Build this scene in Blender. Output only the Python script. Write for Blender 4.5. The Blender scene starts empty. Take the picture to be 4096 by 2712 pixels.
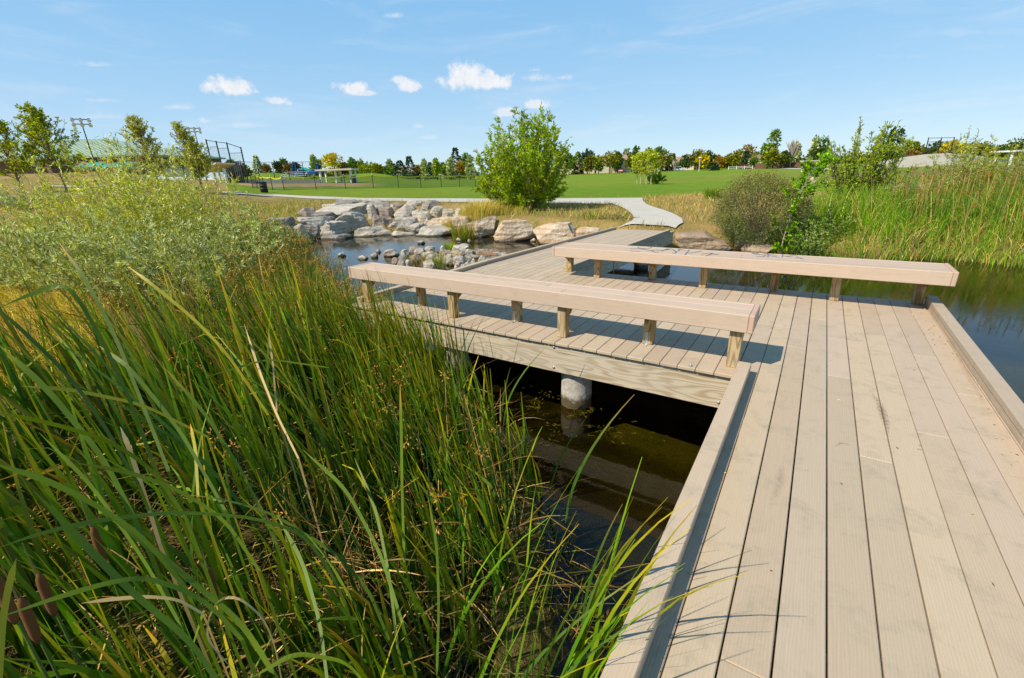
import bpy, math, random
import numpy as np
from mathutils import Vector, Matrix, noise as mn

# ------------------------------------------------------------------ camera
S = bpy.context.scene
F, CX, CY, H = 1819.0, 2048.0, 1356.0, 1.5
_Y = np.array([1260.0, 717.0, F]); _Y /= np.linalg.norm(_Y)
_X = -np.array([-2948.0, 566.0, F]); _X -= _X.dot(_Y) * _Y; _X /= np.linalg.norm(_X)
_Z = -np.cross(_X, _Y)
if _Z[1] < 0: _Z = -_Z
RM = np.array([_X, _Y, _Z])                       # camera axes (right, up, forward) -> world
cam = bpy.data.cameras.new('camera'); camo = bpy.data.objects.new('camera', cam)
S.collection.objects.link(camo); S.camera = camo
cam.sensor_width = 36; cam.lens = 36 * F / 4096; cam.clip_start = .05; cam.clip_end = 3000
camo.matrix_world = Matrix(((RM[0, 0], RM[0, 1], -RM[0, 2], 0), (RM[1, 0], RM[1, 1], -RM[1, 2], 0),
                            (RM[2, 0], RM[2, 1], -RM[2, 2], H), (0, 0, 0, 1)))
S.render.resolution_x = 1024; S.render.resolution_y = 678
S.view_settings.view_transform = 'Standard'; S.view_settings.look = 'None'
S.view_settings.exposure = 0.25; S.view_settings.gamma = 1
K = 4096 / 2368.0                                 # survey photo pixels -> full size pixels

# ------------------------------------------------------------------ sun
SUN = Vector((-.45, -.85, 1.0)).normalized()
sl = bpy.data.lights.new('sun', 'SUN'); sl.energy = 5.0; sl.angle = math.radians(.5); sl.color = (1, .91, .77)
so = bpy.data.objects.new('sun', sl); S.collection.objects.link(so)
so.rotation_euler = SUN.to_track_quat('Z', 'Y').to_euler()

# ------------------------------------------------------------------ survey helpers
def ray(px, py):
    return RM @ np.array([px * K - CX, -(py * K - CY), F])
def at(px, py, z=0.0):
    d = ray(px, py); return np.array([0, 0, H]) + d * ((z - H) / d[2])
def proj(P):
    q = RM.T @ (np.array(P, float) - [0, 0, H]); return (CX + F * q[0] / q[2]) / K, (CY - F * q[1] / q[2]) / K
FW = RM[:2, 2] / np.linalg.norm(RM[:2, 2]); RT = np.array([FW[1], -FW[0]])
def P3(px, py, d):
    r = ray(px, py); return np.array([0, 0, H]) + r * (d / (r[0] * FW[0] + r[1] * FW[1]))
def mscale(p):                                    # metres per survey pixel at p
    q = RM.T @ (np.array(p, float) - [0, 0, H]); return q[2] * K / F

# ------------------------------------------------------------------ world
W = bpy.data.worlds.new('World'); S.world = W; W.use_nodes = True
def build_world():
    nt = W.node_tree; N = nt.nodes; L = nt.links; N.clear()
    def nd(t, **k):
        n = N.new(t)
        for a, b in k.items(): setattr(n, a, b)
        return n
    def mth(op, a, b=None, c=None):
        n = nd('ShaderNodeMath', operation=op)
        for i, v in enumerate((a, b, c)):
            if v is None: continue
            if hasattr(v, 'links') or hasattr(v, 'is_output'): L.new(v, n.inputs[i])
            else: n.inputs[i].default_value = v
        return n.outputs[0]
    out = nd('ShaderNodeOutputWorld'); sky = nd('ShaderNodeTexSky', sky_type='NISHITA')
    sky.sun_disc = False; sky.sun_elevation = math.asin(SUN.z); sky.sun_rotation = math.atan2(SUN.x, SUN.y)
    sky.air_density = 1.0; sky.dust_density = .35; sky.ozone_density = 2.0; sky.altitude = 1500
    tint = nd('ShaderNodeMixRGB', blend_type='MULTIPLY'); tint.inputs[0].default_value = 1; tint.inputs[2].default_value = (.95, 1.05, 1.0, 1)
    L.new(sky.outputs[0], tint.inputs[1])
    bg = nd('ShaderNodeBackground'); bg.inputs[1].default_value = .125
    tc = nd('ShaderNodeTexCoord'); D = tc.outputs['Generated']
    sep = nd('ShaderNodeSeparateXYZ'); L.new(D, sep.inputs[0])
    # lift near the horizon: thin summer air is pale there
    hz = nd('ShaderNodeMixRGB'); hz.inputs[0].default_value = .85
    e = mth('ABSOLUTE', sep.outputs[2]); e = mth('MULTIPLY', e, -4.4); e = mth('EXPONENT', e)
    gr = nd('ShaderNodeMixRGB'); gr.inputs[1].default_value = (.85, 3.2, 6.0, 1); gr.inputs[2].default_value = (4.3, 5.5, 6.4, 1); L.new(e, gr.inputs[0])
    zr = nd('ShaderNodeMapRange', interpolation_type='SMOOTHSTEP'); L.new(sep.outputs[2], zr.inputs[0]); zr.inputs[1].default_value = .48; zr.inputs[2].default_value = .95    # the zenith is deeper and darker
    zn = nd('ShaderNodeMixRGB'); zn.inputs[2].default_value = (.45, 1.35, 2.6, 1); L.new(zr.outputs[0], zn.inputs[0]); L.new(gr.outputs[0], zn.inputs[1]); L.new(zn.outputs[0], hz.inputs[2])
    L.new(tint.outputs[0], hz.inputs[1]); L.new(hz.outputs[0], bg.inputs[0])
    nz = nd('ShaderNodeTexNoise'); nz.inputs['Scale'].default_value = 26; nz.inputs['Detail'].default_value = 9; nz.inputs['Roughness'].default_value = .62
    L.new(D, nz.inputs['Vector'])
    nz2 = nd('ShaderNodeTexNoise'); nz2.inputs['Scale'].default_value = 80; nz2.inputs['Detail'].default_value = 5; L.new(D, nz2.inputs['Vector'])
    n1 = mth('SUBTRACT', nz.outputs[0], .5); n2 = mth('SUBTRACT', nz2.outputs[0], .5)
    rag = mth('ADD', mth('MULTIPLY', n1, 3.4), mth('MULTIPLY', n2, 1.1))
    total = None
    CL = [(535, 206, 54, 27, 1), (815, 207, 37, 22, 1), (838, 216, 30, 9, .8), (640, 234, 24, 12, .8), (668, 239, 15, 9, .7), (925, 186, 26, 12, .85), (950, 202, 34, 15, .95),
          (1072, 184, 60, 38, 1), (1135, 190, 70, 26, 1), (1245, 181, 55, 13, .6), (1305, 179, 30, 12, .6), (1235, 162, 22, 6, .35), (915, 36, 24, 8, .5),
          (1245, 243, 36, 14, .8), (1172, 262, 32, 13, .75), (972, 293, 22, 10, .7), (985, 318, 30, 8, .35), (480, 280, 26, 9, .5), (235, 150, 48, 8, .35),
          (415, 248, 40, 9, .4), (230, 232, 50, 9, .35), (560, 290, 110, 9, .35), (1450, 270, 60, 8, .15), (2230, 75, 130, 12, .16), (2080, 130, 60, 8, .14), (700, 262, 80, 6, .2), (220, 270, 60, 8, .3)]
    def dot(v, a):
        n = nd('ShaderNodeVectorMath', operation='DOT_PRODUCT'); L.new(v, n.inputs[0]); n.inputs[1].default_value = a; return n.outputs['Value']
    for (px, py, rx, ry, al) in CL:
        c = ray(px, py); c /= np.linalg.norm(c); a = ray(px + 1, py) - ray(px - 1, py); a -= a.dot(c) * c; a /= np.linalg.norm(a)
        b = np.cross(c, a); b = b if b[2] > 0 else -b
        c0 = ray(px, py); k = K / np.linalg.norm(c0)
        u = mth('DIVIDE', dot(D, tuple(a)), rx * k * 1.12); v = mth('DIVIDE', dot(D, tuple(b)), ry * k * 1.08)
        # flat-ish base: below the middle the cloud ends sooner
        v = mth('MAXIMUM', v, mth('MULTIPLY', v, -1.5))
        r = mth('SQRT', mth('ADD', mth('MULTIPLY', u, u), mth('MULTIPLY', v, v)))
        m = mth('SUBTRACT', mth('ADD', 1.0, mth('MULTIPLY', rag, .62 if al > .7 else .85)), r)
        mr = nd('ShaderNodeMapRange', interpolation_type='SMOOTHSTEP'); L.new(m, mr.inputs[0])
        mr.inputs[1].default_value = 0; mr.inputs[2].default_value = .62 if al > .7 else 1.2; mr.inputs[3].default_value = 0; mr.inputs[4].default_value = al
        total = mr.outputs[0] if total is None else mth('MAXIMUM', total, mr.outputs[0])
    mp = nd('ShaderNodeMapping'); mp.inputs['Scale'].default_value = (1.6, 1.6, 9); mp.inputs['Rotation'].default_value = (.12, .05, 0); L.new(D, mp.inputs[0])
    nz3 = nd('ShaderNodeTexNoise'); nz3.inputs['Scale'].default_value = 2.6; nz3.inputs['Detail'].default_value = 7; nz3.inputs['Roughness'].default_value = .6; nz3.inputs['Distortion'].default_value = .6; L.new(mp.outputs[0], nz3.inputs['Vector'])
    wr = nd('ShaderNodeMapRange', interpolation_type='SMOOTHSTEP'); L.new(nz3.outputs[0], wr.inputs[0]); wr.inputs[1].default_value = .46; wr.inputs[2].default_value = .78; wr.inputs[3].default_value = 0; wr.inputs[4].default_value = .26
    total = mth('MAXIMUM', total, wr.outputs[0])
    cb = nd('ShaderNodeBackground'); cr = nd('ShaderNodeMixRGB'); L.new(mth('MULTIPLY', nz2.outputs[0], 1.0), cr.inputs[0])
    cr.inputs[1].default_value = (.68, .72, .80, 1); cr.inputs[2].default_value = (.9, .91, .93, 1); L.new(cr.outputs[0], cb.inputs[0]); cb.inputs[1].default_value = .92
    mx = nd('ShaderNodeMixShader'); L.new(total, mx.inputs[0]); L.new(bg.outputs[0], mx.inputs[1]); L.new(cb.outputs[0], mx.inputs[2]); L.new(mx.outputs[0], out.inputs[0])
build_world()

# ------------------------------------------------------------------ objects
def tag(o, label=None, cat=None, group=None, kind=None):
    if label: o['label'] = label
    if cat: o['category'] = cat
    if group: o['group'] = group
    if kind: o['kind'] = kind
    return o
def empty(name, loc, label, cat, group=None, rz=0):
    o = bpy.data.objects.new(name, None); S.collection.objects.link(o); o.location = [float(v) for v in loc]; o.rotation_euler.z = rz
    o.empty_display_size = .1
    return tag(o, label, cat, group)

class MB:
    """collects geometry and links it as one mesh object"""
    def __init__(s): s.V = []; s.C = []; s.G = []; s.L = []; s.T = []; s.n = 0
    def add(s, V, faces, col=(1, 1, 1), g=None):
        V = np.asarray(V, float).reshape(-1, 3); n = len(V)
        s.V.append(V); c = np.asarray(col, float)
        if c.ndim == 1: c = np.tile(c[:3], (n, 1))
        s.C.append(c); s.G.append(V if g is None else np.asarray(g, float))
        if isinstance(faces, np.ndarray):
            s.L.append((faces + s.n).ravel()); s.T.append(np.full(len(faces), faces.shape[1], int))
        else:
            for f in faces: s.L.append(np.array(f) + s.n); s.T.append(np.array([len(f)]))
        s.n += n
    def build(s, name, mat, parent=None, smooth=False, org=None):
        V = np.concatenate(s.V); C = np.concatenate(s.C); G = np.concatenate(s.G); L = np.concatenate(s.L); T = np.concatenate(s.T)
        if parent is not None:
            V = V - np.array(wloc(parent))
        elif org is not None:
            V = V - np.array(org)
        me = bpy.data.meshes.new(name); me.vertices.add(len(V)); me.vertices.foreach_set('co', V.astype(np.float32).ravel())
        me.loops.add(len(L)); me.loops.foreach_set('vertex_index', L.astype(np.int32))
        me.polygons.add(len(T)); st = np.concatenate([[0], np.cumsum(T)[:-1]]); me.polygons.foreach_set('loop_start', st.astype(np.int32))
        me.polygons.foreach_set('loop_total', T.astype(np.int32))
        a = me.color_attributes.new('Col', 'FLOAT_COLOR', 'POINT'); a.data.foreach_set('color', np.hstack([C, np.ones((len(C), 1))]).astype(np.float32).ravel())
        g = me.attributes.new('gco', 'FLOAT_VECTOR', 'POINT'); g.data.foreach_set('vector', G.astype(np.float32).ravel())
        me.update(calc_edges=True); me.polygons.foreach_set('use_smooth', np.full(len(T), bool(smooth))); me.validate()
        me.materials.append(mat)
        o = bpy.data.objects.new(name, me); S.collection.objects.link(o)
        if parent is not None: o.parent = parent
        elif org is not None: o.location = [float(v) for v in org]
        return o
def wloc(o):
    v = Vector((0, 0, 0))
    while o is not None: v = v + Vector(o.location); o = o.parent
    return v

_rg = random.Random(5)
def box(mb, c, s, R=None, bev=.004, col=(1, 1, 1), grain=0):
    """chamfered box: centre c, size s, optional 3x3 rotation; grain = axis index the wood runs along"""
    h = np.array(s, float) / 2; b = min(bev, h.min() * .45); V = []; idx = {}
    for sx in (-1, 1):
        for sy in (-1, 1):
            for sz in (-1, 1):
                sg = np.array([sx, sy, sz])
                for ax in range(3):
                    p = sg * h; q = p.copy()
                    for k in range(3):
                        if k != ax: q[k] = sg[k] * (h[k] - b)
                    idx[(sx, sy, sz, ax)] = len(V); V.append(q)
    Fc = []
    for ax in range(3):
        o1, o2 = [k for k in range(3) if k != ax]
        for sg in (-1, 1):
            f = []
            for a1, a2 in ((-1, -1), (1, -1), (1, 1), (-1, 1)):
                t = [0, 0, 0]; t[ax] = sg; t[o1] = a1; t[o2] = a2; f.append(idx[(*t, ax)])
            flip = (sg < 0) ^ (ax == 1)
            Fc.append(f[::-1] if flip else f)
        for a1 in (-1, 1):
            for a2 in (-1, 1):
                t0 = [0, 0, 0]; t0[o1] = a1; t0[o2] = a2; t1 = list(t0); t0[ax] = -1; t1[ax] = 1
                f = [idx[(*t0, o1)], idx[(*t1, o1)], idx[(*t1, o2)], idx[(*t0, o2)]]
                if (a1 * a2 > 0) ^ (ax == 1): f = f[::-1]
                Fc.append(f)
    for sx in (-1, 1):
        for sy in (-1, 1):
            for sz in (-1, 1):
                f = [idx[(sx, sy, sz, k)] for k in range(3)]
                if sx * sy * sz < 0: f = f[::-1]
                Fc.append(f)
    V = np.array(V); o = [k for k in (0, 1, 2) if k != grain]
    g = np.stack([V[:, grain], V[:, o[0]], V[:, o[1]]], 1) + np.array([_rg.uniform(0, 90), _rg.uniform(0, 90), _rg.uniform(0, 90)])
    if R is not None: V = V @ np.array(R).T
    mb.add(V + np.array(c, float), Fc, col, g)
def beam(mb, p, q, w, h, bev=.003, col=(1, 1, 1), up=(0, 0, 1)):
    """box running from p to q, w wide, h high"""
    p = np.array(p, float); q = np.array(q, float); d = q - p; l = np.linalg.norm(d); d /= l
    s = np.cross(up, d); n = np.linalg.norm(s); s = np.array([1., 0, 0]) if n < 1e-6 else s / n
    u = np.cross(d, s); box(mb, (p + q) / 2, (l, w, h), np.stack([d, s, u], 1), bev, col, 0)
def tube(mb, pts, r, k=8, col=(1, 1, 1), cap=True):
    pts = np.array(pts, float); n = len(pts); r = np.broadcast_to(np.array(r, float), (n,))
    t = np.gradient(pts, axis=0); t /= np.linalg.norm(t, axis=1)[:, None] + 1e-9
    ref = np.array([0, 0, 1.]) if abs(t[:, 2]).mean() < .8 else np.array([1., 0, 0])
    a = np.cross(t, ref); a /= np.linalg.norm(a, axis=1)[:, None] + 1e-9; b = np.cross(t, a)
    th = np.arange(k) * 2 * math.pi / k
    V = pts[:, None] + r[:, None, None] * (np.cos(th)[None, :, None] * a[:, None] + np.sin(th)[None, :, None] * b[:, None])
    Fq = []
    for i in range(n - 1):
        for j in range(k): Fq.append([i * k + j, i * k + (j + 1) % k, (i + 1) * k + (j + 1) % k, (i + 1) * k + j])
    if cap: Fq.append(list(range(k))[::-1]); Fq.append([(n - 1) * k + j for j in range(k)])
    cc = col if np.ndim(col) == 1 else np.repeat(np.array(col), k, axis=0)
    mb.add(V.reshape(-1, 3), Fq, cc)
def tubes(mb, P, R, col, k=3):
    """many tubes at once: P (N,S,3), R (N,S), col (N,3) or (N,S,3)"""
    N, Sg, _ = P.shape; t = np.gradient(P, axis=1); t /= np.linalg.norm(t, axis=2, keepdims=True) + 1e-9
    ref = np.where(np.abs(t[..., 2:3]) > .8, np.array([1., 0, 0]), np.array([0, 0, 1.]))
    a = np.cross(t, ref); a /= np.linalg.norm(a, axis=2, keepdims=True) + 1e-9; b = np.cross(t, a)
    th = np.arange(k) * 2 * math.pi / k
    V = P[:, :, None] + R[:, :, None, None] * (np.cos(th)[None, None, :, None] * a[:, :, None] + np.sin(th)[None, None, :, None] * b[:, :, None])
    i = np.arange(N)[:, None, None] * Sg * k; s = np.arange(Sg - 1)[None, :, None] * k; j = np.arange(k)[None, None, :]; j2 = (j + 1) % k
    Fq = np.stack([i + s + j, i + s + j2, i + s + k + j2, i + s + k + j], -1).reshape(-1, 4)
    c = np.asarray(col)
    c = np.repeat(c[:, None, :], Sg, 1) if c.ndim == 2 else c
    mb.add(V.reshape(-1, 3), Fq, np.repeat(c[:, :, None], k, 2).reshape(-1, 3))
def leaves(mb, P, D, L, Wd, col, rng, fold=.25):
    """diamond leaves: base P, direction D, length L, width Wd (arrays)"""
    N = len(P); D = D / (np.linalg.norm(D, axis=1, keepdims=True) + 1e-9); r = rng.normal(size=(N, 3)); s = np.cross(D, r); s /= np.linalg.norm(s, axis=1, keepdims=True) + 1e-9
    n = np.cross(D, s); L = np.broadcast_to(L, (N,))[:, None]; Wd = np.broadcast_to(Wd, (N,))[:, None]
    a = P; m = P + D * L * .45; b = P + D * L - n * L * fold * .6
    V = np.stack([a, m + s * Wd * .5 + n * Wd * fold, b, m - s * Wd * .5 + n * Wd * fold], 1)
    mb.add(V.reshape(-1, 3), np.arange(N * 4).reshape(N, 4), np.repeat(col, 4, axis=0))
def blades(mb, B, Ht, az, t0, t1, Wd, c0, c1, rng, seg=6, p=1.6, face=None, kink=None, tipw=.1):
    """grass blades: base B (N,3), length, lean azimuth, tilt at foot and tip, width, colours at foot and tip"""
    N = len(B); t = np.linspace(0, 1, seg + 1); Ht = np.broadcast_to(Ht, (N,)); Wd = np.broadcast_to(Wd, (N,))
    th = np.broadcast_to(t0, (N,))[:, None] + (np.broadcast_to(t1, (N,)) - np.broadcast_to(t0, (N,)))[:, None] * t[None] ** p
    if kink is not None:
        kt, ka = kink; th = th + ka[:, None] / (1 + np.exp(-(t[None] - kt[:, None]) * 28))
    ds = Ht[:, None] / seg; hx = np.concatenate([np.zeros((N, 1)), np.cumsum(np.sin(th[:, :-1]) * ds, 1)], 1); hz = np.concatenate([np.zeros((N, 1)), np.cumsum(np.cos(th[:, :-1]) * ds, 1)], 1)
    azz = np.broadcast_to(az, (N,)); dx = np.cos(azz); dy = np.sin(azz)
    P = np.stack([B[:, 0:1] + hx * dx[:, None], B[:, 1:2] + hx * dy[:, None], B[:, 2:3] + hz], -1)
    fa = rng.uniform(0, math.pi, N) if face is None else face
    # width direction: sideways of lean, turned a little along the blade
    tw = fa[:, None] + rng.normal(0, .5, N)[:, None] * t[None]
    sx = -dy[:, None] * np.cos(tw); sy = dx[:, None] * np.cos(tw)
    lx = np.cos(th) * dx[:, None] * np.sin(tw); ly = np.cos(th) * dy[:, None] * np.sin(tw); lz = -np.sin(th) * np.sin(tw)
    s = np.stack([sx + lx, sy + ly, lz], -1); s /= np.linalg.norm(s, axis=2, keepdims=True) + 1e-9
    w = Wd[:, None] * np.clip((1 - t[None] ** 2.6), tipw, 1) * np.minimum(1, .55 + t[None] * 2) * .5
    V = np.stack([P - s * w[..., None], P + s * w[..., None]], 2)
    i = np.arange(N)[:, None] * (seg + 1) * 2; k = np.arange(seg)[None] * 2
    Fq = np.stack([i + k, i + k + 1, i + k + 3, i + k + 2], -1).reshape(-1, 4)
    c0 = np.broadcast_to(c0, (N, 3)); c1 = np.broadcast_to(c1, (N, 3)); m = (t[None, :, None] ** 3)
    C = c0[:, None] * (1 - m) + c1[:, None] * m
    mb.add(V.reshape(-1, 3), Fq, np.repeat(C[:, :, None], 2, 2).reshape(-1, 3))
    return P
def jit(rng, c, n, s=.2, h=.06):
    c = np.array(c, float); v = np.exp(rng.normal(0, s, (n, 1))); return np.clip(c[None] * v * np.exp(rng.normal(0, h, (n, 3))), 0, 1)
def pick(rng, cols, n, w=None, s=.2):
    cols = np.array(cols, float); _l = cols.mean(1, keepdims=True); cols = np.clip(_l + (cols - _l) * 1.18, .004, 1) * np.array([1.5, 1.38, 1.1]); i = rng.choice(len(cols), n, p=None if w is None else np.array(w) / np.sum(w))
    return np.clip(cols[i] * np.exp(rng.normal(0, s, (n, 1))), 0, 1)

# ------------------------------------------------------------------ materials
def mat(name, fn):
    m = bpy.data.materials.new(name); m.use_nodes = True; nt = m.node_tree; nt.nodes.clear(); fn(Nt(nt)); return m
class Nt:
    def __init__(s, nt): s.nt = nt; s.out = nt.nodes.new('ShaderNodeOutputMaterial')
    def n(s, t, ins=None, **k):
        x = s.nt.nodes.new(t)
        for a, b in k.items(): setattr(x, a, b)
        for a, b in (ins or {}).items():
            if hasattr(b, 'is_output'): s.nt.links.new(b, x.inputs[a])
            else: x.inputs[a].default_value = b
        return x
    def ln(s, a, b): s.nt.links.new(a, b)
    def attr(s, nm='Col'): return s.n('ShaderNodeAttribute', attribute_name=nm).outputs['Color' if nm == 'Col' else 'Vector']
    def noise(s, v, sc, det=4, rough=.5, dist=0): return s.n('ShaderNodeTexNoise', {'Vector': v, 'Scale': sc, 'Detail': det, 'Roughness': rough, 'Distortion': dist}).outputs[0]
    def map(s, v, sc=(1, 1, 1)): return s.n('ShaderNodeMapping', {'Vector': v, 'Scale': sc}).outputs[0]
    def ramp(s, f, stops):
        r = s.n('ShaderNodeValToRGB', {0: f}); e = r.color_ramp.elements
        while len(e) < len(stops): e.new(.5)
        for i, (p, c) in enumerate(stops): e[i].position = p; e[i].color = (*c, 1) if len(c) == 3 else c
        return r.outputs[0]
    def g(s, v): return (v, v, v)
    def mix(s, a, b, f=.5, mode='MIX'):
        return s.n('ShaderNodeMixRGB', {0: f, 1: a if hasattr(a, 'is_output') else (*a, 1), 2: b if hasattr(b, 'is_output') else (*b, 1)}, blend_type=mode).outputs[0]
    def bump(s, h, st=.3, d=.01): return s.n('ShaderNodeBump', {'Height': h, 'Strength': st, 'Distance': d}).outputs[0]
    def pbr(s, col, rough=.7, nor=None, spec=.3, **k):
        i = {'Base Color': col if hasattr(col, 'is_output') else (*col, 1), 'Roughness': rough, 'Specular IOR Level': spec}
        if nor is not None: i['Normal'] = nor
        i.update(k); b = s.n('ShaderNodeBsdfPrincipled', i); s.ln(b.outputs[0], s.out.inputs[0]); return b
    def obj(s): return s.n('ShaderNodeTexCoord').outputs['Object']
    def pos(s): return s.n('ShaderNodeNewGeometry').outputs['Position']

def composite(base, dirt=.35):
    def f(t):
        g = t.attr('gco'); p = t.pos()
        grain = t.noise(t.map(g, (1.6, 34, 34)), 3.0, 5, .6, 1.2)
        arch = t.n('ShaderNodeTexWave', {'Vector': t.map(g, (1.1, 9, 9)), 'Scale': 3.2, 'Distortion': 5.5, 'Detail': 3, 'Detail Scale': 1.3}, wave_type='BANDS', bands_direction='Y').outputs[0]
        spk = t.noise(p, 420, 2, .7)
        c = t.mix(t.attr(), base, 1, 'MULTIPLY')
        c = t.mix(c, t.ramp(grain, [(.3, t.g(.88)), (.7, t.g(1.07))]), .35, 'MULTIPLY')
        c = t.mix(c, t.ramp(arch, [(.0, t.g(.84)), (.16, t.g(1.0))]), .28, 'MULTIPLY')
        c = t.mix(c, t.ramp(spk, [(.25, t.g(.8)), (.75, t.g(1.2))]), .45, 'MULTIPLY')
        d = t.noise(p, 5.5, 7, .68, .6); d2 = t.noise(p, 30, 4, .6)
        dm = t.n('ShaderNodeMath', {0: t.ramp(d, [(.50, t.g(0)), (.70, t.g(1))]), 1: t.ramp(d2, [(.35, t.g(.3)), (.65, t.g(1))])}, operation='MULTIPLY').outputs[0]
        c = t.mix(c, (.30, .255, .175), t.n('ShaderNodeMath', {0: dm, 1: dirt}, operation='MULTIPLY').outputs[0])
        b = t.n('ShaderNodeMath', {0: arch, 1: spk}, operation='ADD').outputs[0]
        t.pbr(c, .72, t.bump(b, .22, .002), .3)
    return f
M = {}
M['deck'] = mat('deck_composite', composite((.465, .362, .258), .8))
M['bench'] = mat('bench_composite', composite((.52, .392, .29), .3))
def lumber(c1, c2, c3, sc=1.0):
    def f(t):
        g = t.attr('gco')
        d = t.noise(t.map(g, (.45, 3, 3)), 1.7, 2, .5)
        v = t.n('ShaderNodeVectorMath', {0: t.map(g, (.22, 5, 5)), 1: t.n('ShaderNodeVectorMath', {0: d, 1: (2.2, 2.2, 2.2)}, operation='MULTIPLY').outputs[0]}, operation='ADD').outputs[0]
        w = t.n('ShaderNodeTexWave', {'Vector': v, 'Scale': 2.3 * sc, 'Distortion': 1.6, 'Detail': 2, 'Detail Scale': .6}, wave_type='BANDS', bands_direction='Y').outputs[0]
        fine = t.noise(t.map(g, (2, 130, 130)), 2, 3, .6)
        c = t.mix(c1, c2, t.ramp(w, [(.3, t.g(0)), (.95, t.g(1))]))
        c = t.mix(c, c3, t.ramp(t.noise(t.map(g, (1, 3, 3)), 2.2, 5, .6), [(.45, t.g(0)), (.75, t.g(.7))]))
        c = t.mix(c, t.ramp(fine, [(.25, t.g(.78)), (.7, t.g(1.1))]), .6, 'MULTIPLY')
        crk = t.ramp(t.noise(t.map(g, (.8, 26, 26)), 1.6, 3, .5, .4), [(.665, t.g(1)), (.70, t.g(.25))])
        c = t.mix(c, crk, .8, 'MULTIPLY')
        c = t.mix(c, t.attr(), 1, 'MULTIPLY')
        t.pbr(c, .8, t.bump(t.n('ShaderNodeMath', {0: w, 1: fine}, operation='ADD').outputs[0], .3, .002), .2)
    return f
M['beam'] = mat('weathered_beam', lumber((.52, .44, .32), (.38, .29, .18), (.46, .41, .33)))
M['post'] = mat('treated_post', lumber((.46, .33, .16), (.24, .145, .05), (.50, .43, .34), 1.6))
def conc(c, sc=1, stain=.5):
    def f(t):
        p = t.obj(); n = t.noise(p, 3 * sc, 8, .65); n2 = t.noise(p, 60 * sc, 4, .7)
        k = t.mix(c, t.ramp(n, [(.3, t.g(.7)), (.7, t.g(1.1))]), stain, 'MULTIPLY'); k = t.mix(k, t.ramp(n2, [(.3, t.g(.8)), (.7, t.g(1.15))]), .5, 'MULTIPLY')
        t.pbr(k, .85, t.bump(n2, .3, .004), .2)
    return f
M['path'] = mat('path_concrete', conc((.50, .465, .40), .5, .3))
M['slabs'] = mat('pale_concrete', conc((.40, .37, .29), .1, .3))
def pier_f(t):
    p = t.pos(); z = t.n('ShaderNodeSeparateXYZ', {0: p}).outputs[2]; n = t.noise(p, 14, 6, .7); n2 = t.noise(p, 90, 3)
    k = t.mix((.55, .50, .44), (.30, .27, .22), t.ramp(n, [(.4, t.g(0)), (.7, t.g(1))]))
    h = t.n('ShaderNodeMath', {0: z, 1: t.n('ShaderNodeMath', {0: n, 1: .18}, operation='MULTIPLY').outputs[0]}, operation='SUBTRACT').outputs[0]
    m = t.n('ShaderNodeMapRange', {0: h, 1: -.72, 2: -.66, 3: 1, 4: 0}).outputs[0]
    k = t.mix(k, (.10, .075, .04), m); t.pbr(k, .85, t.bump(t.n('ShaderNodeMath', {0: n, 1: n2}, operation='ADD').outputs[0], .8, .012), .2)
M['pier'] = mat('pier_concrete', pier_f)
def metal_f(c, r=.45, m=.8):
    def f(t): t.pbr(t.mix(c, t.ramp(t.noise(t.obj(), 20, 4), [(.3, t.g(.75)), (.7, t.g(1.1))]), .6, 'MULTIPLY'), r, None, .4, Metallic=m)
    return f
M['zinc'] = mat('galvanised_steel', metal_f((.45, .48, .50)))
def paint(c, r=.5):
    def f(t): t.pbr(t.mix(t.mix(c, t.ramp(t.noise(t.obj(), 1.3, 5), [(.3, t.g(.82)), (.7, t.g(1.08))]), .6, 'MULTIPLY'), t.attr(), 1, 'MULTIPLY'), r, None, .35)
    return f
for k, c, r in [('black', (.018, .018, .02), .5), ('white', (.78, .77, .73), .5), ('blue', (.01, .06, .30), .4), ('teal', (.02, .33, .25), .5), ('yellow', (.75, .62, .02), .6), ('netgreen', (.02, .10, .07), .7),
                ('roofgreen', (.36, .46, .33), .55), ('brick', (.25, .15, .10), .8), ('red', (.30, .02, .03), .35), ('silver', (.55, .62, .70), .3), ('glass', (.02, .03, .04), .12), ('beige', (.60, .54, .42), .6),
                ('shingle', (.34, .22, .14), .85), ('fencewood', (.16, .085, .05), .85), ('screen', (.15, .20, .21), .8), ('alu', (.62, .63, .64), .35), ('rubber', (.015, .015, .015), .8), ('orange', (.55, .28, .12), .8), ('graffiti', (.17, .19, .23), .7), ('lens', (.7, .7, .66), .3), ('twig', (.12, .085, .055), .85), ('spike', (.17, .065, .016), .95)]:
    M[k] = mat(k, paint(c, r))
def foliage_f(tr=.35, rough=.5, nz=6, spec=.25):
    def f(t):
        c = t.attr(); n = t.noise(t.pos(), nz, 3); c = t.mix(c, t.ramp(n, [(.3, t.g(.7)), (.7, t.g(1.25))]), .5, 'MULTIPLY')
        b = t.n('ShaderNodeBsdfPrincipled', {'Base Color': c, 'Roughness': rough, 'Specular IOR Level': spec})
        tl = t.n('ShaderNodeBsdfTranslucent', {'Color': t.mix(c, (1.15, 1.25, .55), 1, 'MULTIPLY')})
        m = t.n('ShaderNodeMixShader', {0: tr}); t.ln(b.outputs[0], m.inputs[1]); t.ln(tl.outputs[0], m.inputs[2]); t.ln(m.outputs[0], t.out.inputs[0])
    return f
M['leaf'] = mat('leaf', foliage_f(.35, .45, 4)); M['willow'] = mat('willow_leaf', foliage_f(.25, .45, 4, .3)); M['far'] = mat('far_foliage', foliage_f(.2, .7, .35, .1)); M['blade'] = mat('reed_blade', foliage_f(.2, .5, 9, .2)); M['straw'] = mat('dry_grass', foliage_f(.2, .75, 3, .1))
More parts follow.
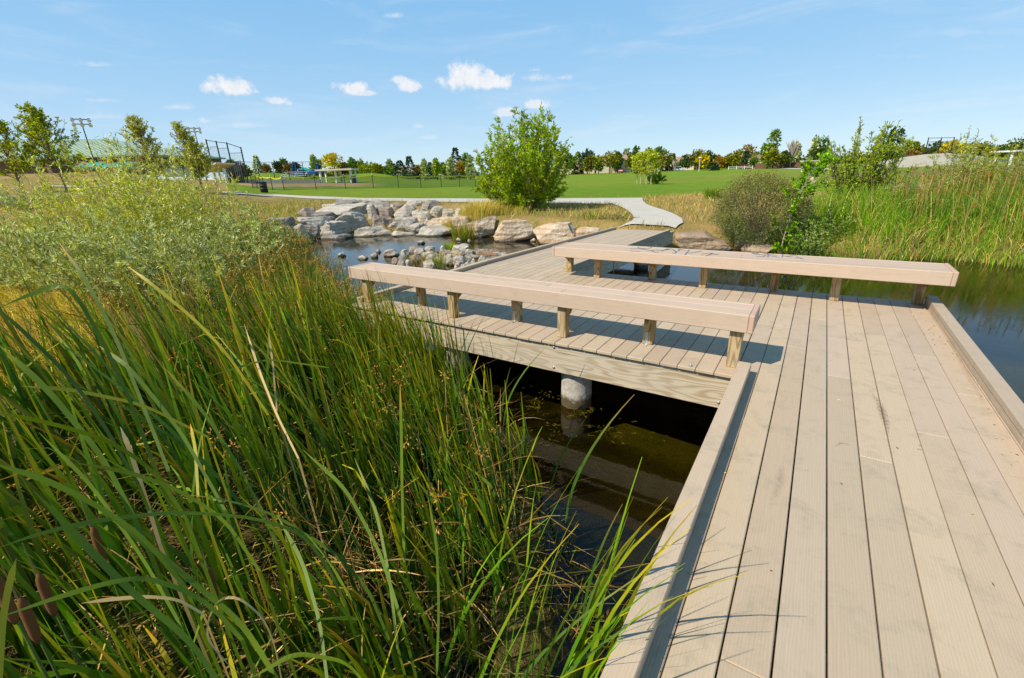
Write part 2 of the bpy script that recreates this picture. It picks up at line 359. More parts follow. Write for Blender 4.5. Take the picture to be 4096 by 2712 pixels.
def bark_f(t):
    g = t.obj(); t.pbr(t.mix(t.attr(), t.ramp(t.noise(t.map(g, (8, 8, 1.5)), 3, 5), [(.3, t.g(.6)), (.7, t.g(1.2))]), .8, 'MULTIPLY'), .9, None, .1)
M['bark'] = mat('bark', bark_f)
def rock_f(c1, c2, c3, strat=1.0, sc=1.0):
    def f(t):
        o = t.obj(); rnd = t.n('ShaderNodeObjectInfo').outputs['Random']
        off = t.n('ShaderNodeCombineXYZ', {0: rnd, 1: rnd, 2: rnd}).outputs[0]; off = t.n('ShaderNodeVectorMath', {0: off, 1: (37, 53, 11)}, operation='MULTIPLY').outputs[0]
        p = t.n('ShaderNodeVectorMath', {0: o, 1: off}, operation='ADD').outputs[0]
        w = t.n('ShaderNodeTexWave', {'Vector': t.map(p, (.35, .5, 1)), 'Scale': 2.4 * sc, 'Distortion': 7, 'Detail': 5, 'Detail Scale': 1.1, 'Detail Roughness': .65}, wave_type='BANDS', bands_direction='Z').outputs[0]
        n = t.noise(p, 2.2 * sc, 8, .7, .4); n2 = t.noise(p, 28 * sc, 6, .7)
        c = t.mix(c1, c2, t.ramp(n, [(.35, t.g(0)), (.65, t.g(1))])); c = t.mix(c, c3, t.n('ShaderNodeMath', {0: t.ramp(w, [(.62, t.g(0)), (.9, t.g(1))]), 1: .75 * strat}, operation='MULTIPLY').outputs[0])
        c = t.mix(c, t.ramp(n2, [(.3, t.g(.62)), (.7, t.g(1.25))]), .8, 'MULTIPLY'); n4 = t.noise(p, 9 * sc, 5, .6, 1.5); c = t.mix(c, t.ramp(n4, [(.42, t.g(1)), (.47, t.g(.55)), (.5, t.g(1))]), .55, 'MULTIPLY')
        z = t.n('ShaderNodeSeparateXYZ', {0: t.pos()}).outputs[2]
        wet = t.n('ShaderNodeMapRange', {0: t.n('ShaderNodeMath', {0: z, 1: t.n('ShaderNodeMath', {0: n, 1: .12}, operation='MULTIPLY').outputs[0]}, operation='SUBTRACT').outputs[0], 1: -.745, 2: -.70, 3: 1, 4: 0}).outputs[0]
        c = t.mix(c, (.09, .075, .045), wet)
        hgt = t.n('ShaderNodeMath', {0: t.n('ShaderNodeMath', {0: n, 1: 2.}, operation='MULTIPLY').outputs[0], 1: n2}, operation='ADD').outputs[0]
        hgt = t.n('ShaderNodeMath', {0: hgt, 1: t.n('ShaderNodeMath', {0: w, 1: .5 * strat}, operation='MULTIPLY').outputs[0]}, operation='ADD').outputs[0]
        t.pbr(c, .82, t.bump(hgt, .9, .05), .25)
    return f
M['rgrey'] = mat('grey_rock', rock_f((.45, .40, .335), (.58, .52, .43), (.76, .68, .56), .45))
M['rdark'] = mat('dark_rock', rock_f((.23, .21, .185), (.35, .315, .27), (.50, .45, .37), .5))
M['rpink'] = mat('pinkish_rock', rock_f((.34, .25, .20), (.42, .33, .27), (.50, .43, .36), .3))
M['rpale'] = mat('pale_rock', rock_f((.52, .45, .35), (.64, .57, .46), (.40, .33, .25), .5))
M['rtan'] = mat('tan_sandstone', rock_f((.57, .41, .27), (.72, .60, .45), (.50, .28, .10), .75, .8))
M['rbrown'] = mat('brown_sandstone', rock_f((.36, .26, .17), (.50, .39, .27), (.27, .16, .08), .7, .8))
def ground_f(t):
    p = t.pos(); c = t.attr(); n = t.noise(p, .55, 8, .65); n2 = t.noise(p, 9, 6, .75); n3 = t.noise(p, 55, 3, .7)
    c = t.mix(c, t.ramp(n, [(.3, (.72, .78, .68)), (.7, (1.25, 1.15, 1.15))]), .7, 'MULTIPLY'); c = t.mix(c, t.ramp(n2, [(.3, t.g(.65)), (.7, t.g(1.28))]), .6, 'MULTIPLY'); c = t.mix(c, t.ramp(n3, [(.3, t.g(.6)), (.7, t.g(1.3))]), .6, 'MULTIPLY')
    t.pbr(c, .95, t.bump(t.n('ShaderNodeMath', {0: n2, 1: n3}, operation='ADD').outputs[0], .8, .05), .05)
M['ground'] = mat('ground', ground_f)
def water_f(t):
    p = t.pos(); n = t.noise(t.map(p, (1, 2.2, 1)), 5, 3, .5); n2 = t.noise(t.map(p, (2.2, 1.2, 1)), 14, 2, .5)
    amp = t.ramp(t.noise(p, .45, 2), [(.38, t.g(.12)), (.62, t.g(1))])
    h = t.n('ShaderNodeMath', {0: t.n('ShaderNodeMath', {0: n, 1: n2}, operation='ADD').outputs[0], 1: amp}, operation='MULTIPLY').outputs[0]
    nor = t.bump(h, .09, .02); fr = t.n('ShaderNodeFresnel', {'IOR': 1.36, 'Normal': nor}).outputs[0]
    gl = t.n('ShaderNodeBsdfGlossy', {'Color': (.95, .95, .95, 1), 'Roughness': .03, 'Normal': nor}); tr = t.n('ShaderNodeBsdfTransparent', {'Color': (.50, .47, .22, 1)})
    m = t.n('ShaderNodeMixShader', {0: fr}); t.ln(tr.outputs[0], m.inputs[1]); t.ln(gl.outputs[0], m.inputs[2]); t.ln(m.outputs[0], t.out.inputs[0])
M['water'] = mat('pond_water', water_f)

# ------------------------------------------------------------------ terrain
COLS = np.array([0, 250, 450, 540, 620, 730, 850, 1000, 1184, 1400, 1570, 1800, 2050, 2368.])
DK = np.array([0, 4, 8, 12, 18, 25, 35, 50, 60, 70, 100, 150, 220, 700.])
TZ = np.array([
 [-.6, -.5, -.3, .05, .75, 1.15, 1.75, 2.8, 3.2, 3.6, 4.3, 4.6, 4.8, 4.8],
 [-.6, -.55, -.4, -.1, .6, 1.0, 1.7, 2.9, 3.1, 3.0, 3.0, 3.0, 3.0, 3.0],
 [-.6, -.58, -.5, -.3, .15, .45, .8, 1.3, 1.6, 1.7, 2.0, 2.0, 2.0, 2.0],
 [-.6, -.58, -.5, -.35, .0, .25, .55, 1.0, 1.3, 1.4, 1.8, 1.8, 1.6, 1.6],
 [-.6, -.58, -.5, -.4, -.05, .1, .3, .6, .98, 1.1, 2.9, 2.2, 1.6, 1.6],
 [-.6, -.58, -.5, -.4, -.05, .06, .2, .5, .85, .95, 1.6, 1.2, .6, .6],
 [-.6, -.58, -.5, -.4, -.05, .05, .12, .33, .65, .75, 2.1, 1.0, .1, .1],
 [-.6, -.58, -.5, -.35, -.05, .0, .05, .08, .05, .05, .1, 0, -.3, -.3],
 [-.6, -.58, -.4, -.15, -.08, -.08, -.08, -.1, -.12, -.15, -.3, -.6, -.9, -.9],
 [-.7, -.5, -.3, -.16, -.14, -.12, -.2, -.35, -.5, -.6, -.85, -1.1, -1.35, -1.35],
 [-.7, -.5, -.3, -.2, -.16, -.16, -.28, -.5, -.68, -.78, -.95, -1.1, -1.2, -1.2],
 [-.7, -.5, -.35, -.2, -.22, -.26, -.3, -.42, -.5, -.55, -.65, -.85, -1.0, -1.0],
 [-.7, -.5, -.4, -.2, -.22, -.3, -.34, -.36, -.32, -.27, -.2, -.2, -.2, -.2],
 [-.7, -.5, -.4, -.2, -.2, -.25, -.25, -.15, -.08, -.04, .1, .2, .2, .2]])
def hor(px):
    n = RM[2]; x = px * K - CX; return ((n[0] * x + n[2] * F) / n[1] + CY) / K
_cu = []
for c in COLS:
    r = ray(c, hor(c)); _cu.append((r[0] * RT[0] + r[1] * RT[1]) / (r[0] * FW[0] + r[1] * FW[1]))
_cu = np.array(_cu)
def vnoise(x, y, s, seed=0):
    x = np.asarray(x) / s; y = np.asarray(y) / s; xi = np.floor(x).astype(np.int64); yi = np.floor(y).astype(np.int64); fx = x - xi; fy = y - yi; fx = fx * fx * (3 - 2 * fx); fy = fy * fy * (3 - 2 * fy)
    def h(a, b):
        n = (a * 374761393 + b * 668265263 + seed * 1442695041) & 0x7fffffff; n = ((n ^ (n >> 13)) * 1274126177) & 0x7fffffff; return ((n ^ (n >> 16)) & 0xffff) / 65535.0
    return (h(xi, yi) * (1 - fx) + h(xi + 1, yi) * fx) * (1 - fy) + (h(xi, yi + 1) * (1 - fx) + h(xi + 1, yi + 1) * fx) * fy - .5
POND = np.array([(15, 14.6), (9, 13.9), (5.5, 13.5), (3.8, 13.7), (3.1, 14), (2.65, 14.4), (1.5, 13.6), (.3, 13.7), (-.7, 13.8), (-1.5, 14.1), (-2.4, 14.0), (-3.0, 13.4), (-3.1, 12.3), (-4.75, 12.3), (-4.9, 13.4), (-5.4, 14.0), (-7, 14.1), (-9.1, 14.1), (-11.2, 13.4), (-11.8, 13.1),
                 (-14.6, 12.2), (-15.8, 10.4)] + [tuple(at(a, b, -.71)[:2]) for a, b in ((640, 572), (720, 610), (780, 665), (815, 740), (840, 830), (960, 900), (1090, 1000), (1180, 1120), (1230, 1280), (1250, 1480))] + [(-.6, -.6), (-.6, -6), (15, -6)])
def sdist(x, y, poly):
    """signed distance, negative inside"""
    x = np.asarray(x, float); y = np.asarray(y, float); d = np.full(x.shape, 1e9); ins = np.zeros(x.shape, bool); n = len(poly)
    for i in range(n):
        ax, ay = poly[i]; bx, by = poly[(i + 1) % n]; ex, ey = bx - ax, by - ay
        t = np.clip(((x - ax) * ex + (y - ay) * ey) / (ex * ex + ey * ey), 0, 1); d = np.minimum(d, np.hypot(x - ax - t * ex, y - ay - t * ey))
        c = ((ay > y) != (by > y)) & (x < (bx - ax) * (y - ay) / ((by - ay) if by != ay else 1e-9) + ax); ins ^= c
    return np.where(ins, -d, d)
def cd(x, y):
    d = x * FW[0] + y * FW[1]; l = x * RT[0] + y * RT[1]; r = np.hypot(x, y); de = np.maximum(d, .45 * r) + 1e-6
    return np.interp(l / de, _cu, np.arange(len(COLS))), de
def colpx(x, y):
    u, d = cd(np.asarray(x, float), np.asarray(y, float)); return np.interp(u, np.arange(len(COLS)), COLS), d
WZ = -.71
ISC = at(1095, 598, WZ)[:2]; ISM = np.stack([(at(1245, 604, WZ)[:2] - ISC), (at(1095, 572, WZ)[:2] - ISC)], 1) * 1.05
def gz(x, y):
    x = np.asarray(x, float); y = np.asarray(y, float); u, d = cd(x, y); k = np.interp(d, DK, np.arange(len(DK)))
    u0 = np.clip(np.floor(u).astype(int), 0, len(COLS) - 2); fu = u - u0; fu = fu * fu * (3 - 2 * fu); k0 = np.clip(np.floor(k).astype(int), 0, len(DK) - 2); fk = k - k0
    z = (TZ[u0, k0] * (1 - fu) + TZ[u0 + 1, k0] * fu) * (1 - fk) + (TZ[u0, k0 + 1] * (1 - fu) + TZ[u0 + 1, k0 + 1] * fu) * fk
    z = z + vnoise(x, y, 2.3, 1) * .06 * np.clip((32 - d) / 14, 0, 1)
    s = sdist(x, y, POND) + vnoise(x, y, 1.1, 4) * .3
    pc = np.interp(u, np.arange(len(COLS)), COLS); cw = np.clip((pc - 670) / 40, 0, 1) * np.clip((1085 - pc) / 40, 0, 1)
    z = z + cw * (np.minimum(z, -.85 + .115 * np.maximum(s, 0)) - z)
    t = np.clip((s + .5) / 1.3, 0, 1); t = t * t * (3 - 2 * t)
    bot = WZ - .05 - .42 * np.clip(-s / 2.2, 0, 1) + vnoise(x, y, .6, 7) * .06
    q = np.linalg.solve(ISM, np.stack([(x - ISC[0]).ravel(), (y - ISC[1]).ravel()])); isl = np.exp(-((q ** 2).sum(0)) ** 2).reshape(x.shape); bot = bot + isl * (WZ + .06 + vnoise(x, y, .5, 31) * .1 - bot)
    mud = np.clip((-1.0 - x) / .8, 0, 1) * np.clip((3.6 - y) / .8, 0, 1); bot = bot + mud * np.maximum(0, (WZ - .08) - bot)
    return bot * (1 - t) + np.maximum(z, bot) * t
def ground(px, py, dmax=400):
    r = ray(px, py); rr = r / math.hypot(r[0], r[1]); T = np.geomspace(1.5, dmax, 1600); X = rr[0] * T; Y_ = rr[1] * T; Z_ = H + rr[2] * T; g = gz(X, Y_)
    i = np.argmax(Z_ < g) if (Z_ < g).any() else len(T) - 1
    return np.array([X[i], Y_[i], g[i]])
def gcol(px, d, dz=0):
    """ground point in picture column px at depth d"""
    py = hor(px)
    for _ in range(6):
        p = P3(px, py, d); z = float(gz(p[0], p[1])); py = py + (proj((p[0], p[1], z))[1] - proj(p)[1])
    return np.array([p[0], p[1], float(gz(p[0], p[1]))])
def ztop(p, py):
    """height above p whose top shows at picture row py"""
    z0 = p[2]; z1 = p[2] + 1.0
    for _ in range(8):
        a = proj((p[0], p[1], z0))[1]; b = proj((p[0], p[1], z1))[1]
        if abs(b - a) < 1e-9: break
        z0, z1 = z1, z1 + (py - b) * (z1 - z0) / (b - a)
    return z1
LAWN_C = [0, 500, 520, 560, 640, 850, 1000, 1184, 1330, 1485, 1495, 1600, 1700, 1800, 1900, 2050, 2368]
def _ld(px, py): p = ground(px, py); return p[0] * FW[0] + p[1] * FW[1]
LAWN_D = [400, 400, 45] + [_ld(a, b) for a, b in ((560, 447.5), (640, 451), (850, 459.5), (1000, 460.5), (1184, 461), (1330, 460), (1485, 459))] + [_ld(a, b) for a, b in ((1495, 456), (1600, 450), (1700, 449), (1800, 446), (1900, 446), (2050, 440), (2368, 432))]
def make_terrain():
    az0 = math.atan2(FW[0], FW[1]); fine = np.radians(np.arange(-56, 56.01, .2)); coarse = np.radians(np.arange(57, 303.5, 2.5))
    az = np.concatenate([fine, coarse]) + az0; rg = np.concatenate([[.25], np.geomspace(.5, 700, 330)])
    A, R_ = np.meshgrid(az, rg); X = np.sin(A) * R_; Y_ = np.cos(A) * R_; Z_ = gz(X, Y_); n, m = X.shape
    i = np.arange(n - 1)[:, None] * m; j = np.arange(m)[None]; j2 = (j + 1) % m
    Fq = np.stack([i + j, i + m + j, i + m + j2, i + j2], -1).reshape(-1, 4)
    px, d = colpx(X, Y_); ld = np.interp(px, LAWN_C, LAWN_D); nz = vnoise(X, Y_, 3, 2); nf = vnoise(X, Y_, .7, 3); nb = vnoise(X, Y_, 14, 9)
    dry = np.array([.38, .27, .10]); dry2 = np.array([.25, .20, .06]); lawn = np.array([.145, .25, .018]); lawn2 = np.array([.20, .26, .028])
    C = dry * (1 - np.clip(nz + nf + .35, 0, 1)[..., None]) + dry2 * np.clip(nz + nf + .35, 0, 1)[..., None]
    lw = np.clip((d - ld * (1 + .0 * nf)) / .25 + np.where(px > 1490, nf * 4, 0), 0, 1)
    lc = lawn * (1 - np.clip(nb + .5, 0, 1)[..., None]) + lawn2 * np.clip(nb + .5, 0, 1)[..., None]
    C = C * (1 - lw[..., None]) + lc * lw[..., None]
    # the mown strip beyond is darker, a rough meadow band lies between
    band = np.exp(-((d - 80 - nz * 6) / 6) ** 2) * np.clip((px - 1450) / 60, 0, 1) * lw; C = C * (1 - band[..., None] * .42) + np.array([.20, .18, .06]) * band[..., None] * .42
    band = np.exp(-((d - 100 - nz * 8) / 6) ** 2) * np.clip((px - 1350) / 200, 0, 1) * lw; C = C * (1 - band[..., None] * .3) + np.array([.26, .25, .08]) * band[..., None] * .3
    band = np.exp(-((d - 55 - nz * 8) / 7) ** 2) * np.clip((px - 1750) / 100, 0, 1); C = C * (1 - band[..., None] * .8) + np.array([.2, .18, .08]) * band[..., None] * .8
    inf = np.clip((d - 52) / 1.5, 0, 1) * np.clip((63 - d) / 1, 0, 1) * np.clip((900 - px) / 80, 0, 1) * np.clip((px - 545) / 10, 0, 1); inf = np.where((d > 53.5), inf, 0)
    C = C * (1 - inf[..., None]) + np.array([.42, .27, .15]) * inf[..., None]
    s = sdist(X, Y_, POND); wet = np.clip((WZ + np.where((px < 1100) & (d < 9), .42, .2) - Z_) / .2, 0, 1) * np.clip((4 - s) / 2, 0, 1)
    mud = np.array([.085, .075, .024]) * (1 + vnoise(X, Y_, .45, 12)[..., None] * .8); alg = np.clip(vnoise(X, Y_, .8, 21) * 3 + .1, 0, 1)[..., None] * np.array([.13, .125, .015])
    C = C * (1 - wet[..., None]) + np.clip(mud + alg, 0, 1) * wet[..., None]
    mb = MB(); mb.add(np.stack([X, Y_, Z_], -1).reshape(-1, 3), Fq, C.reshape(-1, 3))
    c0 = np.array([[0, 0, float(gz(0, 0))]]); mb.add(np.vstack([np.stack([X, Y_, Z_], -1)[0], c0]), np.array([[k, (k + 1) % m, m] for k in range(m)]), C[0, 0])
    tag(mb.build('ground', M['ground'], smooth=True), 'grassy park ground round the pond', None, None, 'structure')
make_terrain()
mb = MB(); w = POND; cpt = np.array([[0, 6, WZ]]); big = np.array([(60, 15.5), (-17, 15.5), (-17.5, 6), (-9, -1), (-9, -9), (60, -9)])
mb.add([(x, y, WZ) for x, y in big], [list(range(6))]); tag(mb.build('water', M['water']), 'still olive pond water', None, None, 'structure')

PATHS = []
def strip(mb, top, bot, n=60, m=5, lift=.012, thick=0):
    """sheet draped on the ground between two picture-row outlines"""
    def rs(pts):
        P = np.array([ground(*p)[:2] for p in pts]); s = np.concatenate([[0], np.cumsum(np.hypot(*np.diff(P, axis=0).T))]); t = np.linspace(0, s[-1], n); return np.stack([np.interp(t, s, P[:, 0]), np.interp(t, s, P[:, 1])], 1)
    a, b = rs(top), rs(bot); V = np.array([a + (b - a) * k / m for k in range(m + 1)]); Z_ = gz(V[..., 0], V[..., 1]) + lift
    PATHS.append(np.vstack([a, b[::-1]]))
    i = np.arange(m)[:, None] * n; j = np.arange(n - 1)[None]
    mb.add(np.concatenate([V, Z_[..., None]], -1).reshape(-1, 3), np.stack([i + j, i + n + j, i + n + j + 1, i + j + 1], -1).reshape(-1, 4))
mb = MB()
strip(mb, [(515, 443), (560, 446.5), (640, 450.5), (700, 453.5), (850, 459), (1000, 460), (1184, 460.3), (1330, 459.6), (1430, 459), (1485, 458.4)],
      [(515, 446), (560, 450), (640, 455), (700, 458.8), (850, 465.5), (1000, 468), (1184, 470), (1330, 471), (1400, 473), (1487, 466)], 110, 5, .03)
strip(mb, [(1395, 466), (1430, 478), (1450, 488), (1462, 498), (1466, 506), (1462, 513), (1448, 521), (1428, 531)],
      [(1486, 460), (1486, 466), (1495, 474), (1512, 481), (1535, 488), (1556, 496), (1577, 508), (1579, 518), (1562, 531)], 60, 8, .042)
tag(mb.build('path', M['path'], smooth=True), 'pale concrete footpath', None, None, 'structure')
mb = MB(); strip(mb, [(120, 430), (215, 431.5), (330, 434)], [(120, 433), (215, 434.5), (330, 437)], 40, 2, .05)
strip(mb, [(2000, 441), (2060, 431), (2160, 425)], [(2020, 442), (2090, 436), (2165, 431)], 30, 3, .06)
strip(mb, [(1700, 386.5), (1860, 389.5), (1930, 390)], [(1700, 387.7), (1860, 391), (1930, 391.5)], 30, 2, .05)
tag(mb.build('pavement', M['path'], smooth=True), 'far strips of concrete pavement', None, None, 'structure')

# ------------------------------------------------------------------ boardwalk
BW = empty('boardwalk', (0, 3, 0), 'tan composite boardwalk with overlook platform on concrete piers over the pond', 'boardwalk')
def plank_col(r): v = r.uniform(.915, 1.06); return (v, v * r.uniform(.975, 1.01), v * r.uniform(.95, 1.02))
def make_deck():
    r = random.Random(11); mb = MB(); T = .028
    def plank(x0, x1, y0, y1, z0=0, z1=0, joints=(), dz=0):
        ys = [y0] + sorted(joints) + [y1]
        for a, b in zip(ys[:-1], ys[1:]):
            f = lambda y: z0 + (z1 - z0) * (y - y0) / (y1 - y0) - T / 2 + dz
            beam(mb, ((x0 + x1) / 2, a + .0012, f(a)), ((x0 + x1) / 2, b - .0012, f(b)), x1 - x0, T, .0035, plank_col(r))
    J = {0: [.4, 4.9], 1: [4.9], 2: [1.2, 4.35], 3: [-.6, 5.3], 4: [3.83], 5: [2.74], 6: [.3, 5.0], 7: [3.18], 8: [1.5, 4.6], 9: [3.9], 10: [.9, 4.1]}
    GW = [.0035, .0055, .006, .0075, .0065, .005, .0035, .003, .003, .0028, .003]
    for i in range(11):
        x0 = -.323 + .1455 * i; g = GW[i]; plank(x0 + g / 2, x0 + .1455 - g / 2, -3, 6.46 + r.uniform(-.003, .003), joints=J[i], dz=r.uniform(-.0012, .0012))
    n = int((4.86 - .33) / .1378)
    for i in range(n):
        x1 = -.327 - .1378 * i; x0 = x1 - .1378; far = x1 < -3.06
        jo = [] if r.random() < .6 else [r.uniform(4.2, 5.9)]
        plank(x0 + .0022, x1 - .0022, 3.49 + r.uniform(-.003, .003), 6.46 if not far else 6.3, joints=jo, dz=r.uniform(-.001, .001))
        if far: plank(x0 + .0022, x1 - .0022, 6.303, 12.62, 0, -.135, [r.uniform(8, 11)])
    return mb.build('decking', M['deck'], BW)
make_deck()
def rail(p, q, w, h, col=1.0, cap=.04):
    mb = MB(); p = np.array(p, float); q = np.array(q, float); lo = h - cap - .004; c = (col, col * .97, col * .94)
    L = np.linalg.norm(q - p); k = max(1, round(L / 3.7))
    for i in range(k):
        a = p + (q - p) * i / k; b = p + (q - p) * (i + 1) / k; e = (b - a) / np.linalg.norm(b - a) * .0015
        if lo > .01: beam(mb, a + e + [0, 0, lo / 2 + .001], b - e + [0, 0, lo / 2 + .001], w - .008, lo, .003, c)
        beam(mb, a + e + [0, 0, h - cap / 2], b - e + [0, 0, h - cap / 2], w, cap, .004, plank_col(_rg))
    return mb.build('kerb_rail', M['deck'], BW)
rail((-.271, -3, 0), (-.271, 3.56, 0), .088, .10, cap=.05)
rail((1.18, -3, 0), (1.18, 6.40, 0), .09, .095, cap=.045)
rail((-4.70, 3.62, 0), (-4.70, 6.3, 0), .09, .062, cap=.036); rail((-4.70, 6.31, 0), (-4.70, 12.55, -.133), .09, .062, cap=.036)
rail((-3.155, 6.34, 0), (-3.155, 12.3, -.128), .09, .075, cap=.036)
def make_beams():
    def b(p, q, w=.045, h=.27):
        mb = MB(); beam(mb, p, q, w, h, .004); return mb.build('beam', M['beam'], BW)
    zc = -.165 - .012
    main = b((-4.8, 3.545, zc), (-.33, 3.545, zc)); b((-4.8, 6.40, zc), (-3.2, 6.40, zc)); b((-3.1, 6.40, zc), (1.2, 6.40, zc))
    b((-.27, -3, zc), (-.27, 3.49, zc)); b((1.19, -3, zc), (1.19, 6.37, zc)); b((-4.72, 3.6, zc), (-4.72, 6.36, zc))
    b((-3.13, 6.45, zc), (-3.13, 12.6, zc - .132)); b((-4.74, 6.45, zc), (-4.74, 12.6, zc - .132)); b((-3.1, 5.0, zc - .01), (-.3, 5.0, zc - .01)); b((.45, -3, zc), (.45, 6.3, zc), .09, .26)
    j = MB()
    for x in np.arange(-4.4, -.4, .6): beam(j, (x, 3.58, -.10), (x, 6.36, -.10), .04, .14)
    for y in np.arange(-2.8, 3.4, .6): beam(j, (-.22, y, -.10), (1.15, y, -.10), .04, .14)
    j.build('joists', M['beam'], BW)
    def onY(px, py, y): d = ray(px / K, py / K); return np.array([0, 0, H]) + d * (y / d[1])
    for px, py in [(1786.6, 1304), (1789, 1374), (2216, 1389), (2215, 1469), (1439, 1247), (2762, 1462), (2874, 1610)]:
        p = onY(px, py, 3.5225); m = MB(); tube(m, [p + [0, .002, 0], p + [0, -.006, 0], p + [0, -.009, 0]], [.013, .0125, .006], 10); m.build('bolt', M['zinc'], main, True)
    def pier(x, y, r=.15, top=-.31):
        mb = MB(); zz = np.linspace(-1.6, top, 14); k = 28; rr = random.Random(int(x * 100))
        pts = np.stack([np.full(14, x), np.full(14, y), zz], 1); tube(mb, pts, [r * (1 + .012 * math.sin(i * 2.1)) for i in range(14)], k); mb.build('pier', M['pier'], BW, True)
    pier(-1.73, 3.74); pier(-3.27, 3.74); pier(-4.55, 3.78); pier(-4.5, 6.3); pier(-3.2, 6.55); pier(-1.5, 6.25); pier(.2, 6.25); pier(1.0, 6.25); pier(-.1, .8); pier(1.0, .8); pier(1.0, 3.6); pier(-.1, 3.74); 
    q = at(1483, 622, WZ); pier(-3.22, q[1] + .1, .16, -.4); pier(-4.6, q[1] + .1, .16, -.4)
    m = MB(); box(m, (-3.1, 8.3, -.27), (.012, .02, .3)); m.build('hanger_strap', M['zinc'], BW)
make_beams()

def make_bench(label, x0, x1, y0, y1, near, far, graf=None, brace='near'):
    cx, cy = (x0 + x1) / 2, (y0 + y1) / 2; root = empty('bench', (cx, cy, 0), label, 'bench', 'long backless benches on the boardwalk')
    ft = .036; zt, zb = .45, .312; mb = MB(); r = random.Random(int(abs(x0) * 100))
    box(mb, (cx, y0 + ft / 2, (zt + zb) / 2), (x1 - x0 - .08, ft, zt - zb), None, .005); mb.build('front_fascia', M['bench'], root)
    mb = MB(); box(mb, (cx, y1 - ft / 2, (zt + zb) / 2), (x1 - x0 - .08, ft, zt - zb), None, .005); mb.build('rear_fascia', M['bench'], root)
    n = round((y1 - y0 - 2 * ft) / .137); w = (y1 - y0 - 2 * ft) / n; mb = MB()
    for i in range(n):
        xs = [x0 + .04, cx + r.uniform(-.8, .8), x1 - .04]
        for a, b in zip(xs[:-1], xs[1:]): box(mb, ((a + b) / 2, y0 + ft + w * (i + .5), zt - .016), (b - a - .002, w - .005, .028), None, .003, plank_col(r))
    seat = mb.build('seat', M['bench'], root)
    for x in (x0 + .02, x1 - .02):
        mb = MB(); box(mb, (x, cy, (zt + zb) / 2 + .001), (.037, y1 - y0 + .004, zt - zb + .004), None, .006, (.98, .9, .9), 1); mb.build('end_board', M['bench'], root)
    P = .088
    for row, xs in (('near', near), ('far', far)):
        for x, y in xs:
            mb = MB(); yc = y + P / 2; tilt = r.uniform(-.01, .01)
            beam(mb, (x, yc, .001), (x + tilt, yc, zb + .09), P, P, .004, (1, 1, 1))
            if row == brace:
                s = 1 if brace == 'near' else -1; ya = yc + s * P / 2; yb = ya + s * .12
                V = [(x - .04, ya, .2), (x + .04, ya, .2), (x - .04, ya, .308), (x + .04, ya, .308), (x - .04, yb, .275), (x + .04, yb, .275), (x - .04, yb, .308), (x + .04, yb, .308)]
                mb.add(V, [[0, 2, 6, 4], [1, 5, 7, 3], [0, 4, 5, 1], [2, 3, 7, 6], [4, 6, 7, 5]], (.7, .62, .55))
            lg = mb.build('leg', M['post'], root)
            if graf is None and row == 'far':
                b = MB(); box(b, (x - .005, y - .003, .062), (.027, .004, .12), None, .001); box(b, (x - .005, y - .03, .003), (.027, .05, .004), None, .001); b.build('bracket', M['zinc'], lg)
    for gp in ((graf[:13], graf[13:]) if graf else ()):
        mb = MB()
        for wd, pts in gp:
            q = [at((2480 + a / 2.96) / K, (960 + b / 2.96) / K, zt) for a, b in pts]; q = np.array(q); t = np.linspace(0, len(q) - 1, (len(q) - 1) * 8 + 1); i = np.arange(len(q))
            q = np.stack([np.interp(t, i, q[:, 0]), np.interp(t, i, q[:, 1])], 1); ker = np.ones(7) / 7
            if len(q) > 10: q = np.stack([np.convolve(np.pad(q[:, k], 3, 'edge'), ker, 'valid') for k in (0, 1)], 1)
            dd = np.gradient(q, axis=0); dd /= np.linalg.norm(dd, axis=1)[:, None] + 1e-9; nrm = np.stack([-dd[:, 1], dd[:, 0]], 1); ww = wd * (.75 + .35 * np.sin(np.linspace(0, 3.1, len(q))))[:, None] / 2
            a = q + nrm * ww; b = q - nrm * ww; z = np.full((len(q), 1), zt + .0006); V = np.stack([np.hstack([a, z]), np.hstack([b, z])], 1).reshape(-1, 3)
            k = np.arange(len(q) - 1) * 2; mb.add(V, np.stack([k, k + 1, k + 3, k + 2], 1))
        mb.build('graffiti', M['graffiti'], seat)
    return root
make_bench('nearer pinkish-tan long bench beside the reeds, its right end by the kerb rail', -4.79, -.252, 3.59, 3.945, [(-4.59, 3.64), (-3.2, 3.64), (-1.85, 3.64), (-.365, 3.64)], [(-3.88, 3.85), (-2.505, 3.85), (-1.09, 3.83)])
